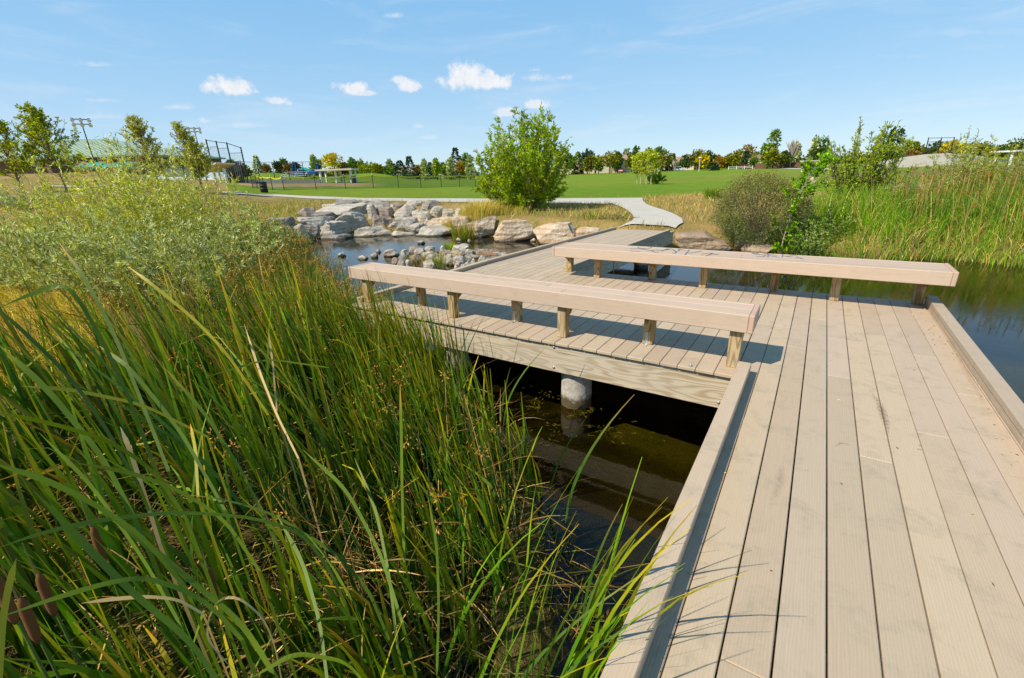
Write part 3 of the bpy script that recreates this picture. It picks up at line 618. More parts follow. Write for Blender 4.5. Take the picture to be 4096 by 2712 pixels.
GR = [(.022, [(108, 102), (180, 102), (260, 105), (330, 118), (380, 128), (400, 140), (430, 148), (460, 140)]), (.02, [(215, 80), (215, 92), (250, 98), (300, 100), (350, 96), (372, 88), (365, 82)]),
      (.016, [(112, 125), (160, 132), (210, 136), (250, 136)]), (.022, [(370, 122), (420, 118), (470, 118), (520, 130), (480, 128)]), (.022, [(505, 125), (540, 110), (575, 100), (585, 108), (560, 115), (530, 118)]),
      (.018, [(590, 100), (620, 108), (640, 122), (665, 140), (655, 157), (630, 155), (618, 148)]), (.018, [(650, 135), (690, 128), (712, 118), (690, 110)]), (.022, [(680, 105), (730, 112), (780, 122)]),
      (.018, [(765, 180), (790, 150), (825, 112)]), (.018, [(805, 155), (860, 150), (920, 138), (975, 126)]), (.018, [(955, 160), (1020, 160), (1090, 165), (1150, 172)]), (.018, [(1065, 150), (1090, 160), (1130, 172), (1180, 165)]),
      (.016, [(1000, 192), (1060, 175), (1100, 150)]), (.018, [(1560, 150), (1600, 158), (1640, 160), (1615, 150)]), (.02, [(1560, 152), (1590, 165), (1650, 172), (1715, 178), (1720, 190), (1680, 197), (1600, 190)]),
      (.016, [(1745, 155), (1755, 180), (1748, 205)]), (.016, [(1690, 158), (1740, 165), (1880, 182)]), (.018, [(1760, 180), (1820, 192), (1890, 206)]), (.012, [(1925, 168), (1920, 205)]),
      (.018, [(1920, 185), (1990, 195), (2060, 202)]), (.016, [(1965, 190), (2060, 180), (2120, 196)]), (.024, [(2070, 212), (2120, 208), (2175, 226)])]
make_bench('farther long bench with grey graffiti scrawled on its seat, across the platform', -3.15, 1.235, 5.885, 6.375, [(-2.546, 6.12), (-1.09, 6.12), (.318, 6.12)], [(-3.096, 6.335), (-1.808, 6.335), (-.3, 6.335), (1.071, 6.335)], GR, 'far')

def stain_f(t):
    n = t.noise(t.pos(), 45, 4, .7); d = t.n('ShaderNodeBsdfDiffuse', {'Color': (.16, .09, .06, 1)}); tr = t.n('ShaderNodeBsdfTransparent'); a = t.attr(); f = t.n('ShaderNodeMath', {0: t.ramp(n, [(.35, t.g(0)), (.7, t.g(.75))]), 1: a}, operation='MULTIPLY').outputs[0]
    m = t.n('ShaderNodeMixShader', {0: f}); t.ln(tr.outputs[0], m.inputs[1]); t.ln(d.outputs[0], m.inputs[2]); t.ln(m.outputs[0], t.out.inputs[0])
def scuff(pts, w, a):
    q = np.array([at(x, y, 0) for x, y in pts]); t = np.linspace(0, len(q) - 1, 40); i = np.arange(len(q)); q = np.stack([np.interp(t, i, q[:, 0]), np.interp(t, i, q[:, 1])], 1); d = np.gradient(q, axis=0); d /= np.linalg.norm(d, axis=1)[:, None]; n = np.stack([-d[:, 1], d[:, 0]], 1)
    f = np.sin(np.linspace(0.05, 3.09, 40))[:, None]; z = np.full((40, 1), .0022); V = np.stack([np.hstack([q - n * w * f, z]), np.hstack([q, z]), np.hstack([q + n * w * f, z])], 1).reshape(-1, 3); C = np.zeros((40, 3, 3)); C[:, 1] = f * a; k = np.arange(39)[:, None] * 3
    m = MB(); m.add(V, np.concatenate([np.hstack([k, k + 1, k + 4, k + 3]), np.hstack([k + 1, k + 2, k + 5, k + 4])]), C.reshape(-1, 3)); m.build('scuff_mark', M['stain'], BW)
M['stain'] = mat('scuff_stain', stain_f)
scuff([(2012, 902), (2034, 935), (2048, 975), (2056, 1012)], .028, 1.0); scuff([(1925, 1035), (1945, 1025), (1975, 1030)], .01, .7); scuff([(2180, 760), (2230, 850), (2290, 960)], .03, .4); scuff([(1780, 1180), (1800, 1120), (1812, 1060)], .03, .35)

# ------------------------------------------------------------------ rocks
_ICO = {}
def ico(k):
    if k not in _ICO:
        import bmesh
        bm = bmesh.new(); bmesh.ops.create_icosphere(bm, subdivisions=k, radius=1); _ICO[k] = (np.array([v.co[:] for v in bm.verts]), np.array([[v.index for v in f.verts] for f in bm.faces])); bm.free()
    return _ICO[k]
def rock_mesh(size, seed, boxy=5, facets=9, k=4, rough=.09, rz=0, tilt=(0, 0)):
    V, Fc = ico(k); r = np.random.default_rng(seed); V = V.copy(); p = boxy
    V = V / ((np.abs(V) ** p).sum(1) ** (1 / p))[:, None]
    for _ in range(facets):
        n = r.normal(size=3); n[2] *= .6; n /= np.linalg.norm(n); d = r.uniform(.72, 1.02); o = V @ n - d; V = np.where((o > 0)[:, None], V - n * o[:, None], V)
    off = r.uniform(0, 90, 3)
    d = np.array([mn.fractal(Vector(v * 1.5 + off), .9, 2.1, 5) for v in V]); d2 = np.array([abs(mn.noise(Vector(v * 3.6 + off))) for v in V]) if k >= 4 else 0
    nrm = V / np.linalg.norm(V, axis=1)[:, None]; V = V + nrm * (d * rough * 1.6 - d2 * rough * .9)[:, None]
    V = V * np.array(size) / 2
    R = (Matrix.Rotation(rz, 3, 'Z') @ Matrix.Rotation(tilt[0], 3, 'X') @ Matrix.Rotation(tilt[1], 3, 'Y')); V = V @ np.array(R).T
    return V, Fc
VA = math.atan2(FW[1], FW[0])
def rock(name, m, c, size, seed, label, cat='boulder', group=None, smooth=False, **k):
    V, Fc = rock_mesh(size, seed, **k); mb = MB(); mb.add(V + np.array(c), Fc); o = mb.build(name, M[m], org=c, smooth=smooth); return tag(o, label, cat, group)
def az_at(p): return math.atan2(p[1], p[0]) - math.pi / 2
def prock(m, box_, label, seed, reg, sink=.2, dep=.8, group=None, boxy=5, facets=9, k=4, rough=.09, zb=None, name='boulder', cat='boulder', turn=0, tilt=(0, 0), smooth=False):
    bx_w = box_[2] - box_[0]; ox, oy, s = reg; x0, y0, x1, y1 = [v / s for v in box_]; x0, x1 = (x0 + ox) / K, (x1 + ox) / K; y0, y1 = (y0 + oy) / K, (y1 + oy) / K; xc = (x0 + x1) / 2
    b = ground(xc, y1) if zb is None else at(xc, y1, zb); ms = mscale(b); w = (x1 - x0) * ms * (1.07 if reg is R5 else 1.08); r = math.hypot(b[0], b[1]); dp = w * dep; drop = (H - b[2]) / r
    h = max(.12, ((y1 - y0) * ms - dp * drop * .9) * ((1.02 if bx_w > 350 else 1.25) if reg is R5 else 1.15)); u = np.array([b[0], b[1]]) / r; c = (b[0] + u[0] * dp * .42, b[1] + u[1] * dp * .42, b[2] + (h - sink) / 2)
    return rock(name, m, c, (w, dp, h + sink), seed, label, cat, group, smooth, boxy=boxy, facets=facets, k=k, rough=rough, rz=az_at(b) + turn, tilt=tilt)
R5 = (1000, 780, 2.368); R6 = (1900, 780, 1.9733); R7 = (1300, 940, 2.786)
CG = 'boulders of the stone cascade'
for i, (m, bx, lab) in enumerate([
    ('rpink', (438, 135, 635, 212), 'low pinkish-grey block at the upper left corner of the cascade, against dry grass'),
    ('rgrey', (622, 100, 1145, 195), 'very long flat grey slab across the upper cascade, left half'),
    ('rpale', (700, 84, 905, 122), 'narrow pale flat stone lying on top of the longest grey slab'),
    ('rdark', (785, 56, 1030, 108), 'purplish grey slab at the top of the cascade just below the path, left one'),
    ('rgrey', (1010, 58, 1270, 112), 'flat grey slab at the top of the cascade just below the path, middle one'),
    ('rdark', (525, 168, 790, 232), 'thin dark grey layered slab under the left end of the long slab'),
    ('rgrey', (340, 205, 725, 302), 'broad grey slab with a pale top on the left side, above the dark slot'),
    ('rdark', (185, 232, 450, 322), 'dark wet flat slab at the far left beside the silver willow'),
    ('rdark', (655, 213, 820, 292), 'dark grey wedge between the broad slab and the biggest boulder'),
    ('rgrey', (775, 165, 1150, 338), 'biggest rounded grey boulder in the middle left of the cascade'),
    ('rgrey', (1128, 118, 1215, 228), 'upright grey stone right behind the biggest boulder'),
    ('rpink', (1168, 132, 1385, 222), 'flat-topped reddish block in the middle row'),
    ('rpink', (1140, 203, 1362, 322), 'rounded pink-brown boulder in the centre of the cascade'),
    ('rgrey', (1378, 118, 1560, 228), 'angular grey boulder with dark faces, upper centre right'),
    ('rgrey', (1315, 222, 1625, 348), 'layered grey boulder with a pale foot, right of the pink-brown one'),
    ('rpale', (1548, 128, 1715, 236), 'upright whitish block right of the angular grey boulder'),
    ('rpale', (1705, 122, 1858, 205), 'whitish flat-sided block near the upper right'),
    ('rpale', (1588, 172, 1735, 262), 'small cream stone in front of the whitish upright block'),
    ('rgrey', (1638, 228, 1738, 298), 'small grey wedge stone left of the flat tan slab'),
    ('rtan', (1685, 220, 1955, 302), 'flat tan slab with an orange edge on the right of the cascade'),
    ('rpale', (1808, 148, 1962, 245), 'broken cream stone beside the tan wall block'),
    ('rpale', (1000, 292, 1375, 405), 'long pale boulder with wavy veins at the waterline, centre'),
    ('rpale', (1320, 333, 1595, 414), 'low cream boulder at the waterline, right of the wavy one'),
    ('rgrey', (1478, 278, 1700, 362), 'rounded grey stone behind the low cream waterline boulder'),
    ('rgrey', (1565, 278, 1975, 408), 'large long grey slab at the waterline by the reed tuft'),
    ('rgrey', (655, 268, 945, 394), 'grey boulder with a sloping face, left of the wavy pale one'),
    ('rdark', (520, 300, 675, 405), 'dark triangular stone left of the sloping grey boulder'),
    ('rpale', (428, 305, 560, 402), 'pale leaning stone beside the trickle of water'),
    ('rgrey', (195, 320, 435, 415), 'grey stone half hidden by willow above the front left slab'),
    ('rgrey', (180, 375, 630, 495), 'broad smooth grey slab at the front left waterline'),
    ('rdark', (700, 373, 1030, 445), 'low dark slab lying in the water in front of the cascade'),
    ('rpale', (1458, 98, 1595, 142), 'small white flat stone near the top, right of centre'),
    ('rpale', (1320, 103, 1405, 140), 'small white rounded stone near the top centre'),
    ('rdark', (1618, 84, 1765, 140), 'dark jagged slab near the top right'),
    ('rgrey', (1478, 58, 1645, 108), 'grey hump at the top edge below the dry tuft'),
    ('rdark', (1628, 58, 1830, 104), 'dark layered slab at the top right end of the cascade'),
    ('rdark', (1195, 80, 1335, 126), 'small dark stone at the top centre'),
    ('rpink', (1328, 78, 1462, 128), 'small pinkish stone at the top, right of the dark one'),
    ('rgrey', (1178, 103, 1288, 148), 'little grey flat stone above the reddish block'),
    ('rpale', (1925, 152, 2050, 250), 'angular white stone leaning on the end of the tan wall block')]):
    big = bx[2] - bx[0] > 200
    prock(m, bx, lab, 40 + i, R5, sink=.35, dep=.75 if bx[2] - bx[0] < 320 else .5, group=CG, boxy=5, facets=15, k=4 if big else 3, rough=.10, turn=((i * 37) % 11 - 5) * .05, tilt=(((i * 13) % 7 - 3) * .03, ((i * 29) % 9 - 4) * .025))
TG = 'quarried sandstone blocks edging the pond'
def block(c2, size, seed, lab, m='rtan', zt=-.02, rz=0, **k):
    h = zt + 1.0; return rock('stone_block', m, (c2[0], c2[1], zt - h / 2), (size[0], size[1], h), seed, lab, 'stone block', TG, boxy=k.pop('boxy', 9), facets=k.pop('facets', 11), k=5, rough=k.pop('rough', .055), rz=rz, **k)
def pblock(m, bx, lab, seed, reg, dep=.7, zt=None, **k):
    ox, oy, s = reg; xc = ((bx[0] + bx[2]) / 2 / s + ox) / K; yb = (bx[3] / s + oy) / K; yt = (bx[1] / s + oy) / K; b = at(xc, yb, WZ); w = (bx[2] - bx[0]) / s / K * mscale(b)
    u = b[:2] / math.hypot(*b[:2]); dp = k.pop('dp', .9); far = np.array([*(b[:2] + u * dp), 0.]); z = ztop(np.array([far[0], far[1], WZ]), yt) if zt is None else zt
    return block(b[:2] + u * dp * .5, (w * 1.03, dp * 1.05), seed, lab, m, z, rz=az_at(b) + k.pop('turn', 0), **k)
pblock('rtan', (2060, 190, 2340, 402), 'long angular cream block forming the corner beside the cascade', 201, R5, dp=1.1, turn=-.35, boxy=7)
pblock('rtan', (1950, 185, 2110, 385), 'rough white and cream block next to the cascade, behind the reed tuft', 211, R5, dp=1.2, turn=-.5, boxy=6)
pblock('rtan', (150, 183, 472, 366), 'big rounded orange-tan block with white cracks, second left of the walkway', 202, R6, dp=1.0, boxy=5)
pblock('rtan', (452, 206, 818, 386), 'square tan block with swirling ochre bands, nearest left of the walkway rail', 203, R6, dp=1.0)
pblock('rtan', (800, 244, 1120, 375), 'low white-crusted tan block partly behind the walkway rail', 204, R6, dp=.8)
pblock('rbrown', (1565, 264, 1990, 438), 'large brown flat-topped block right of the walkway end', 205, R6, dp=1.3, turn=.15)
pblock('rbrown', (1935, 288, 2250, 425), 'dark brown block leaning beside the large flat-topped one', 206, R6, dp=1.0, turn=-.1, boxy=6)
prock('rbrown', (2215, 302, 2335, 385), 'small brown stone at the right end of the blocks', 207, R6, sink=.3, group=TG, name='stone_block', cat='stone block')
pblock('rbrown', (2110, 374, 2340, 470), 'low pale slab at the waterline in front of the brown blocks', 208, R6, dp=.7, boxy=6)
KM = {'p': 'rpale', 'g': 'rgrey', 'd': 'rdark', 'k': 'rpink'}; KW = {'p': 'white', 'g': 'grey', 'd': 'dark grey', 'k': 'pinkish'}
ST = [(195, 248, 90, 45, 'g', 'small grey stone alone in the water at the far left of the islet'), (600, 205, 55, 30, 'p', 'little white stone alone in the water behind the islet'), (435, 285, 140, 45, 'p', 'long flat pale stone left of the islet'),
      (555, 262, 80, 55, 'p', 'round white stone standing in the water left of the islet'), (740, 217, 155, 62, 'p', 'broken white stone at the left tip of the islet'), (890, 215, 95, 50, 'p', 'white wedge stone on the left of the islet'),
      (1000, 182, 130, 60, 'k', 'pinkish domed stone on the rear edge of the islet'), (1050, 198, 110, 42, 'g', 'grey flat stone before the pinkish dome'), (1165, 190, 130, 65, 'g', 'grey sloping stone on the rear edge, left of the tuft'),
      (1308, 180, 60, 60, 'p', 'white pointed stone beside the green tuft'), (1520, 187, 185, 90, 'g', 'largest rounded grey stone right of the green tuft'), (1165, 237, 160, 50, 'g', 'long grey stone in the middle of the islet'),
      (870, 300, 130, 80, 'd', 'dark squared stone on the front left of the islet'), (785, 307, 90, 40, 'k', 'flat reddish stone at the front left tip'), (1010, 277, 110, 50, 'k', 'pinkish stone amid straw, middle left'),
      (1190, 272, 120, 60, 'g', 'grey stone behind the white pyramid'), (1375, 227, 110, 50, 'k', 'brown stone right of the green tuft foot'), (1390, 305, 130, 90, 'g', 'grey boulder right of the standing reeds'),
      (1505, 315, 140, 85, 'g', 'big grey stone in the middle right of the islet'), (1495, 347, 90, 40, 'g', 'low grey stone on the front edge, middle right'), (1170, 364, 135, 88, 'p', 'white pyramid-shaped stone on the front edge'),
      (1600, 207, 70, 35, 'p', 'white stone right of the largest grey one'), (1745, 292, 95, 65, 'p', 'blocky white stone beside the dry pink herb'), (1805, 237, 70, 50, 'p', 'white jagged stone toward the walkway'),
      (1895, 262, 80, 70, 'p', 'white peaked stone nearest the walkway rail'), (1850, 284, 80, 50, 'g', 'grey stone in front of the white peaked one'), (1655, 320, 75, 35, 'g', 'small grey stone at the front right'),
      (1595, 347, 75, 35, 'p', 'white stone at the front right edge'), (1550, 382, 70, 32, 'p', 'small cream stone in the shallows at the very front'), (1465, 382, 60, 25, 'g', 'tiny grey stone in the shallows at the front'),
      (860, 335, 110, 35, 'd', 'flat dark stone at the front left of the islet'), (930, 335, 70, 35, 'g', 'little grey stone beside the flat dark one'), (1072, 107, 85, 35, 'g', 'lone angular stone in open water behind the islet'),
      (1490, 74, 80, 18, 'p', 'thin white stone by the reed tuft at the cascade foot'), (1612, 92, 50, 25, 'p', 'white pebble between tuft and sandstone'), (2320, 82, 75, 40, 'g', 'grey stone wedged between two tan blocks')]
for i, (x, y, w_, h_, k, lab) in enumerate(ST):
    prock(KM[k], (x - w_ / 2, y - h_, x + w_ / 2, y), lab, 300 + i, R7, sink=.14, dep=.85, group='stones of the islet', boxy=3, facets=13, k=3, rough=.12, zb=WZ + (.07 if 700 < x < 1800 and y > 150 else -.02), name='stone', cat='stone', turn=i * .9)
rr = np.random.default_rng(77); pm = {k: [rock_mesh((1, .8, .62), 500 + j + ord(k), 3, 12, 2, .12)[0] for j in range(2)] for k in 'pgdk'}; PE = []
for k in 'pgdk':
    for V in pm[k]:
        mb = MB(); mb.add(V, ico(2)[1]); o = mb.build('pebble', M[KM[k]], org=(0, 0, 0)); PE.append((k, o))
used = set()
for i in range(250):
    a, b = rr.normal(0, .50, 2) * [1, .9]
    if a * a + b * b > 1.1: continue
    p = ISC + ISM @ np.array([a, b]) * .95
    if p[0] > -4.9: continue
    j = rr.integers(len(PE)); k, src = PE[j]; o = src if j not in used else src.copy()
    if j in used: S.collection.objects.link(o)
    used.add(j); s = rr.uniform(.08, .25); o.location = (p[0], p[1], float(gz(p[0], p[1])) + s * .15); o.scale = (s * rr.uniform(.9, 1.5), s, s); o.rotation_euler = (rr.uniform(-.3, .3), rr.uniform(-.3, .3), rr.uniform(0, 6))
    zn = ('toward the far water' if b > .15 else 'toward the bench' if b < -.3 else 'along the middle') + (', at the very left tip' if a < -.6 else ', left part' if a < -.2 else ', around the reeds' if a < .12 else ', right part' if a < .45 else ', nearest the walkway')
    tag(o, ('large ' if s > .19 else 'middle-sized ' if s > .13 else 'tiny ') + KW[k] + ' pebble of the islet ' + zn, 'pebble', ('large ' if s > .19 else 'middle-sized ' if s > .13 else 'tiny ') + KW[k] + ' islet pebbles ' + zn)
for j, (k, o) in enumerate(PE):
    if j not in used: bpy.data.objects.remove(o)

# ------------------------------------------------------------------ vegetation
WIND = math.atan2(-RT[1], -RT[0])                 # the wind lays reeds over to the left of the picture
def inpoly(x, y, poly): return sdist(x, y, poly) < 0
def plan_sample(rng, poly, n):
    poly = np.array(poly); lo, hi = poly.min(0), poly.max(0); out = []
    while sum(map(len, out)) < n:
        p = rng.uniform(lo, hi, (n * 2, 2)); out.append(p[inpoly(p[:, 0], p[:, 1], poly)])
    return np.concatenate(out)[:n]
def with_z(p): return np.hstack([p, gz(p[:, 0], p[:, 1])[:, None]])

def woody(name, label, cat, base, Hh, Rr, nsh, nsub, nleaf, LL, LW, cols, seed, group=None, trunk=0, lean=(0, 0), low=.35, flare=.8, prof=None, leaf='leaf', barkc=(.30, .24, .17), rt=.012, droop=0., cw=None, spread=.9, tmin=.25, sub_l=.2, up=.5, csd=.22):
    rng = np.random.default_rng(seed); base = np.array(base, float); o = empty(name, base, label, cat, group)
    lean = np.array(lean, float); mb = MB(); K_ = 7; t = np.linspace(0, 1, K_)
    ph = rng.uniform(0, 2 * math.pi, nsh); u = np.sqrt(rng.uniform(0, 1, nsh))
    if trunk:
        z0 = np.sort(rng.uniform(trunk, .93, nsh)); pr = prof or (lambda z: np.sin(np.clip((z - trunk * .8) / (1 - trunk * .8), 0, 1) ** .8 * math.pi) ** .7 * .9 + .1)
        st = np.stack([lean[0] * (z0 * 1) ** 2, lean[1] * z0 ** 2, z0 * Hh], 1); rr_ = Rr * pr(z0 + .08) * rng.uniform(.55, 1.05, nsh); dz = rr_ * rng.uniform(up * .7, up * 1.8, nsh)
        tip = st + np.stack([np.cos(ph) * rr_, np.sin(ph) * rr_, np.minimum(dz, (1.02 - z0) * Hh)], 1); tip[:, :2] += lean * (.25 * (tip[:, 2:3] / Hh))
        P = st[:, None] + (tip - st)[:, None] * np.stack([t, t, t ** (1.3)], 1)[None]
        tt = np.linspace(0, 1, 10); wob = np.cumsum(rng.normal(0, .008 * Hh, (10, 2)), 0) * .5
        tp = np.stack([lean[0] * tt ** 2 + wob[:, 0] * 0, lean[1] * tt ** 2 + wob[:, 1] * 0, tt * Hh * .97 - .05], 1); tr = MB(); tube(tr, base + tp, rt * (1.02 - tt ** 1.1 * .9), 7, barkc); tr.build('trunk', M['bark'], o)
    else:
        rho = Rr * u; tz = Hh * (1 - .55 * u ** 2.4) * np.where(rng.random(nsh) < .75, rng.uniform(.8, 1.02, nsh), rng.uniform(low, .8, nsh))
        tip = np.stack([np.cos(ph) * rho + lean[0] * tz / Hh, np.sin(ph) * rho + lean[1] * tz / Hh, tz], 1); st = np.stack([np.cos(ph) * rho * .12, np.sin(ph) * rho * .12, np.full(nsh, -.03)], 1)
        P = st[:, None] + (tip - st)[:, None] * np.stack([t ** flare, t ** flare, t], 1)[None]
    P = P + np.cumsum(rng.normal(0, .012 * Hh, P.shape) * (t > 0)[None, :, None], 1) * .5
    if droop: P[..., 2] -= droop * Hh * (t ** 3)[None]
    R_ = np.linspace(1, .25, K_)[None] * rt * (.4 if trunk else .6) * np.ones((nsh, 1)); tubes(mb, base + P, R_, np.tile(barkc, (nsh, 1)))
    # side twigs
    ns = nsh * nsub; si = np.repeat(np.arange(nsh), nsub); st_ = rng.uniform(tmin, .97, ns); fi = st_ * (K_ - 1); i0 = np.minimum(fi.astype(int), K_ - 2); fr = (fi - i0)[:, None]
    S0 = P[si, i0] * (1 - fr) + P[si, i0 + 1] * fr; dr = P[si, i0 + 1] - P[si, i0]; dr /= np.linalg.norm(dr, axis=1, keepdims=True) + 1e-9
    q = rng.normal(size=(ns, 3)) * spread; q[:, 2] = np.abs(q[:, 2]) * .5; td = dr * .9 + q * .7; td /= np.linalg.norm(td, axis=1, keepdims=True); tl = Hh * sub_l * rng.uniform(.4, 1.1, ns) * (1.15 - st_ * .6)
    t4 = np.linspace(0, 1, 4); Q = S0[:, None] + td[:, None] * (tl[:, None] * t4[None])[..., None]; Q[..., 2] -= (.25 + droop) * tl[:, None] * t4[None] ** 2
    tubes(mb, base + Q, np.linspace(1, .3, 4)[None] * rt * .22 * np.ones((ns, 1)), np.tile(barkc, (ns, 1)))
    mb.build('stems', M['bark'], o)
    n1 = int(nleaf * .25); n2 = nleaf - n1
    li = rng.integers(0, nsh, n1); lt = rng.uniform(.35, 1, n1) * (K_ - 1); l0 = np.minimum(lt.astype(int), K_ - 2); lf = (lt - l0)[:, None]
    A = P[li, l0] * (1 - lf) + P[li, l0 + 1] * lf; Ad = P[li, l0 + 1] - P[li, l0]
    mi = rng.integers(0, ns, n2); mt = rng.uniform(.1, 1.05, n2) * 3; m0 = np.minimum(mt.astype(int), 2); mf = (mt - m0)[:, None]
    B = Q[mi, m0] * (1 - mf) + Q[mi, m0 + 1] * mf; Bd = Q[mi, m0 + 1] - Q[mi, m0]
    PP = np.vstack([A, B]); DD = np.vstack([Ad, Bd]); DD /= np.linalg.norm(DD, axis=1, keepdims=True) + 1e-9; DD = DD + rng.normal(0, .42 if leaf == 'willow' else .75, DD.shape)
    DD[:, 2] -= droop
    hue = vnoise(PP[:, 0] + seed, PP[:, 1] + PP[:, 2] * 1.3, Hh * .22, seed) + .5; n = len(PP)
    C = pick(rng, cols, n, cw, csd) * (.8 + .4 * hue[:, None])
    lf = MB(); leaves(lf, base + PP, DD, LL * rng.uniform(.6, 1.25, n), LW * rng.uniform(.7, 1.2, n), C, rng); lf.build('foliage', M[leaf], o)
    return o

# --- foreground cattails
def make_reeds():
    rng = np.random.default_rng(3)
    poly = [(-5.3, .1), (-5.1, 1.6), (-5.4, 3.0), (-5.1, 3.5), (-4.9, 3.1), (-3.3, 3.15), (-2.5, 2.9), (-1.75, 2.5), (-1.25, 2.0), (-.95, 1.45), (-.85, .9), (-.9, .2), (-1.1, -1.0), (-7, -2)]
    mb = MB()
    def cl(n, poly, hmul=1, per=8, sp=.055, w=(.013, .024), hf=None, gcol=None, wind=.8, t1=(.25, 1.1)):
        c = plan_sample(rng, poly, n); N = n * per; ci = np.repeat(np.arange(n), per); B = c[ci] + rng.normal(0, sp, (N, 2)); B = with_z(B); B[:, 2] -= .04
        h = np.interp(c[:, 0], [-4, -2.6, -1.8, -1], [1.62, 1.4, 1.1, .85]) * np.interp(c[:, 1], [-1, 1.6, 2.6, 3.4], [1, 1, .84, .78])
        h = np.where(c[:, 0] < -4.6, 1.25, h); h = h[ci] * rng.uniform(.5, 1.08, N) * hmul
        az = WIND + rng.normal(0, .6, N) + rng.normal(0, .4, n)[ci]; th1 = rng.uniform(*t1, N) ** 1.3; th0 = rng.uniform(.0, .22, N)
        kk = rng.random(N) < .11; kink = (rng.uniform(.45, .85, N), np.where(kk, rng.uniform(.6, 1.7, N), 0.))
        g = pick(rng, [(.036, .090, .010), (.052, .115, .010), (.020, .055, .012), (.085, .145, .013)], N, (4, 4, 4, 2), .4); tip = pick(rng, [(.11, .17, .018), (.34, .20, .04), (.34, .28, .03)], N, (5, 2.2, 2.6), .2)
        blades(mb, B, h, az, th0, th1, rng.uniform(*w, N), g, tip, rng, 9, 1.8, kink=kink, face=rng.normal(0, .7, N))
    cl(285, poly, 1, 8, w=(.019, .036), t1=(.1, .95))
    cl(120, [(-3.4, 3.3), (-1.2, 2.2), (-.9, 1.5), (-1.6, 1.2), (-3, 1.8), (-4.6, 2.6), (-4.8, 3.4)], .95, 8, .05, (.012, .024), t1=(.1, .9))
    near = [(-1.15, 1.3), (-.48, 1.35), (-.44, .75), (-1.0, .4)]
    n = 30; B = with_z(plan_sample(rng, near, n)); B[:, 2] = WZ - .05
    blades(mb, B, rng.uniform(.8, 1.35, n), rng.normal(.5, .6, n), rng.uniform(.0, .25, n), rng.uniform(.4, 1.1, n), rng.uniform(.008, .016, n), pick(rng, [(.06, .16, .02)], n), pick(rng, [(.12, .2, .02), (.35, .27, .04)], n), rng, 9)
    cl(70, [(-4.9, 3.45), (-2.6, 3.3), (-2.3, 2.7), (-4.8, 2.6)], 1.12, 8, .05, (.012, .024), t1=(.1, .8))
    n = 26; B = with_z(rng.uniform((-.58, .15), (-.38, 1.25), (n, 2))); B[:, 2] = WZ - .05
    blades(mb, B, rng.uniform(1.0, 1.42, n), rng.normal(.55, .45, n), rng.uniform(.0, .12, n), rng.uniform(.35, 1.0, n), rng.uniform(.012, .021, n), pick(rng, [(.06, .13, .012)], n), pick(rng, [(.12, .2, .02), (.35, .27, .04)], n), rng, 9)
    tag(mb.build('cattail_leaves', M['blade']), 'broad green cattail leaves leaning left over the near pond edge', 'cattails', None, 'stuff')
    # tall single blades that stand clear of the mass, tips placed where they cross the sky-lit bank
    mb = MB(); T = [((180, 590), 3.6, -.1), ((60, 655), 3.2, -.3), ((505, 640), 4.1, -.25), ((555, 755), 3.5, -.3), ((640, 640), 4.4, .05), ((300, 745), 3.3, -.2), ((690, 745), 4.2, -.35), ((430, 770), 3.2, .1), ((1467, 912), 2.75, .35), ((1365, 955), 3.0, .3), ((1100, 735), 4.15, .25), ((1130, 715), 4.2, .3), ((890, 640), 5.2, -.1), ((985, 710), 4.6, .2), ((1288, 780), 3.9, .5), ((1545, 1290), 1.75, .55), ((1556, 1378), 1.62, .5), ((1518, 1452), 1.6, .6), ((1418, 1262), 2.0, .12), ((1597, 1345), 1.62, .12), ((1440, 1165), 2.2, .15), ((1180, 850), 3.6, .1), ((0, 700), 2.9, -.5)]
    for (px, py), dist, ln in T:
        r = ray(px, py); tp = np.array([0, 0, H]) + r / np.linalg.norm(r) * dist; zb = WZ - .05; hgt = tp[2] - zb
        n = 1; side = RT * ln * hgt * 1.0; b = np.array([tp[0] - side[0] - .04, tp[1] - side[1], zb])
        if b[0] > -.36: b[0] = -.40
        s = np.linspace(0, 1, 12)[:, None]; c = b + (tp - b) * np.hstack([s ** 1.9, s ** 1.9, s ** .92]); u = np.array([FW[1], -FW[0], 0]) * .75 + np.array([FW[0], FW[1], 0]) * rng.uniform(-.8, .8); u /= np.linalg.norm(u)
        w = (.018 if dist > 2.5 else .013) * np.clip(1.05 - s ** 3.5, .12, 1) * np.minimum(1, .5 + 2 * s) * .5; V = np.stack([c - u * w, c + u * w], 1).reshape(-1, 3); k = np.arange(11) * 2
        C = (np.array([.06, .15, .018]) * (1 - s ** 5) + np.array(random.Random(px).choice([(.4, .3, .08), (.12, .2, .02), (.45, .25, .05)])) * s ** 5); mb.add(V, np.stack([k, k + 1, k + 3, k + 2], 1), np.repeat(C, 2, 0))
    tag(mb.build('reed_blades', M['blade']), 'separate long reed blades standing out above the cattail mass and over the kerb', 'reed blades', None, 'stuff')
    # big blades close to the lens side of the bed, surveyed as space curves
    mb = MB(); G1 = (.085, .19, .02); G2 = (.06, .15, .02); TN = (.50, .34, .14); YG = (.20, .27, .03)
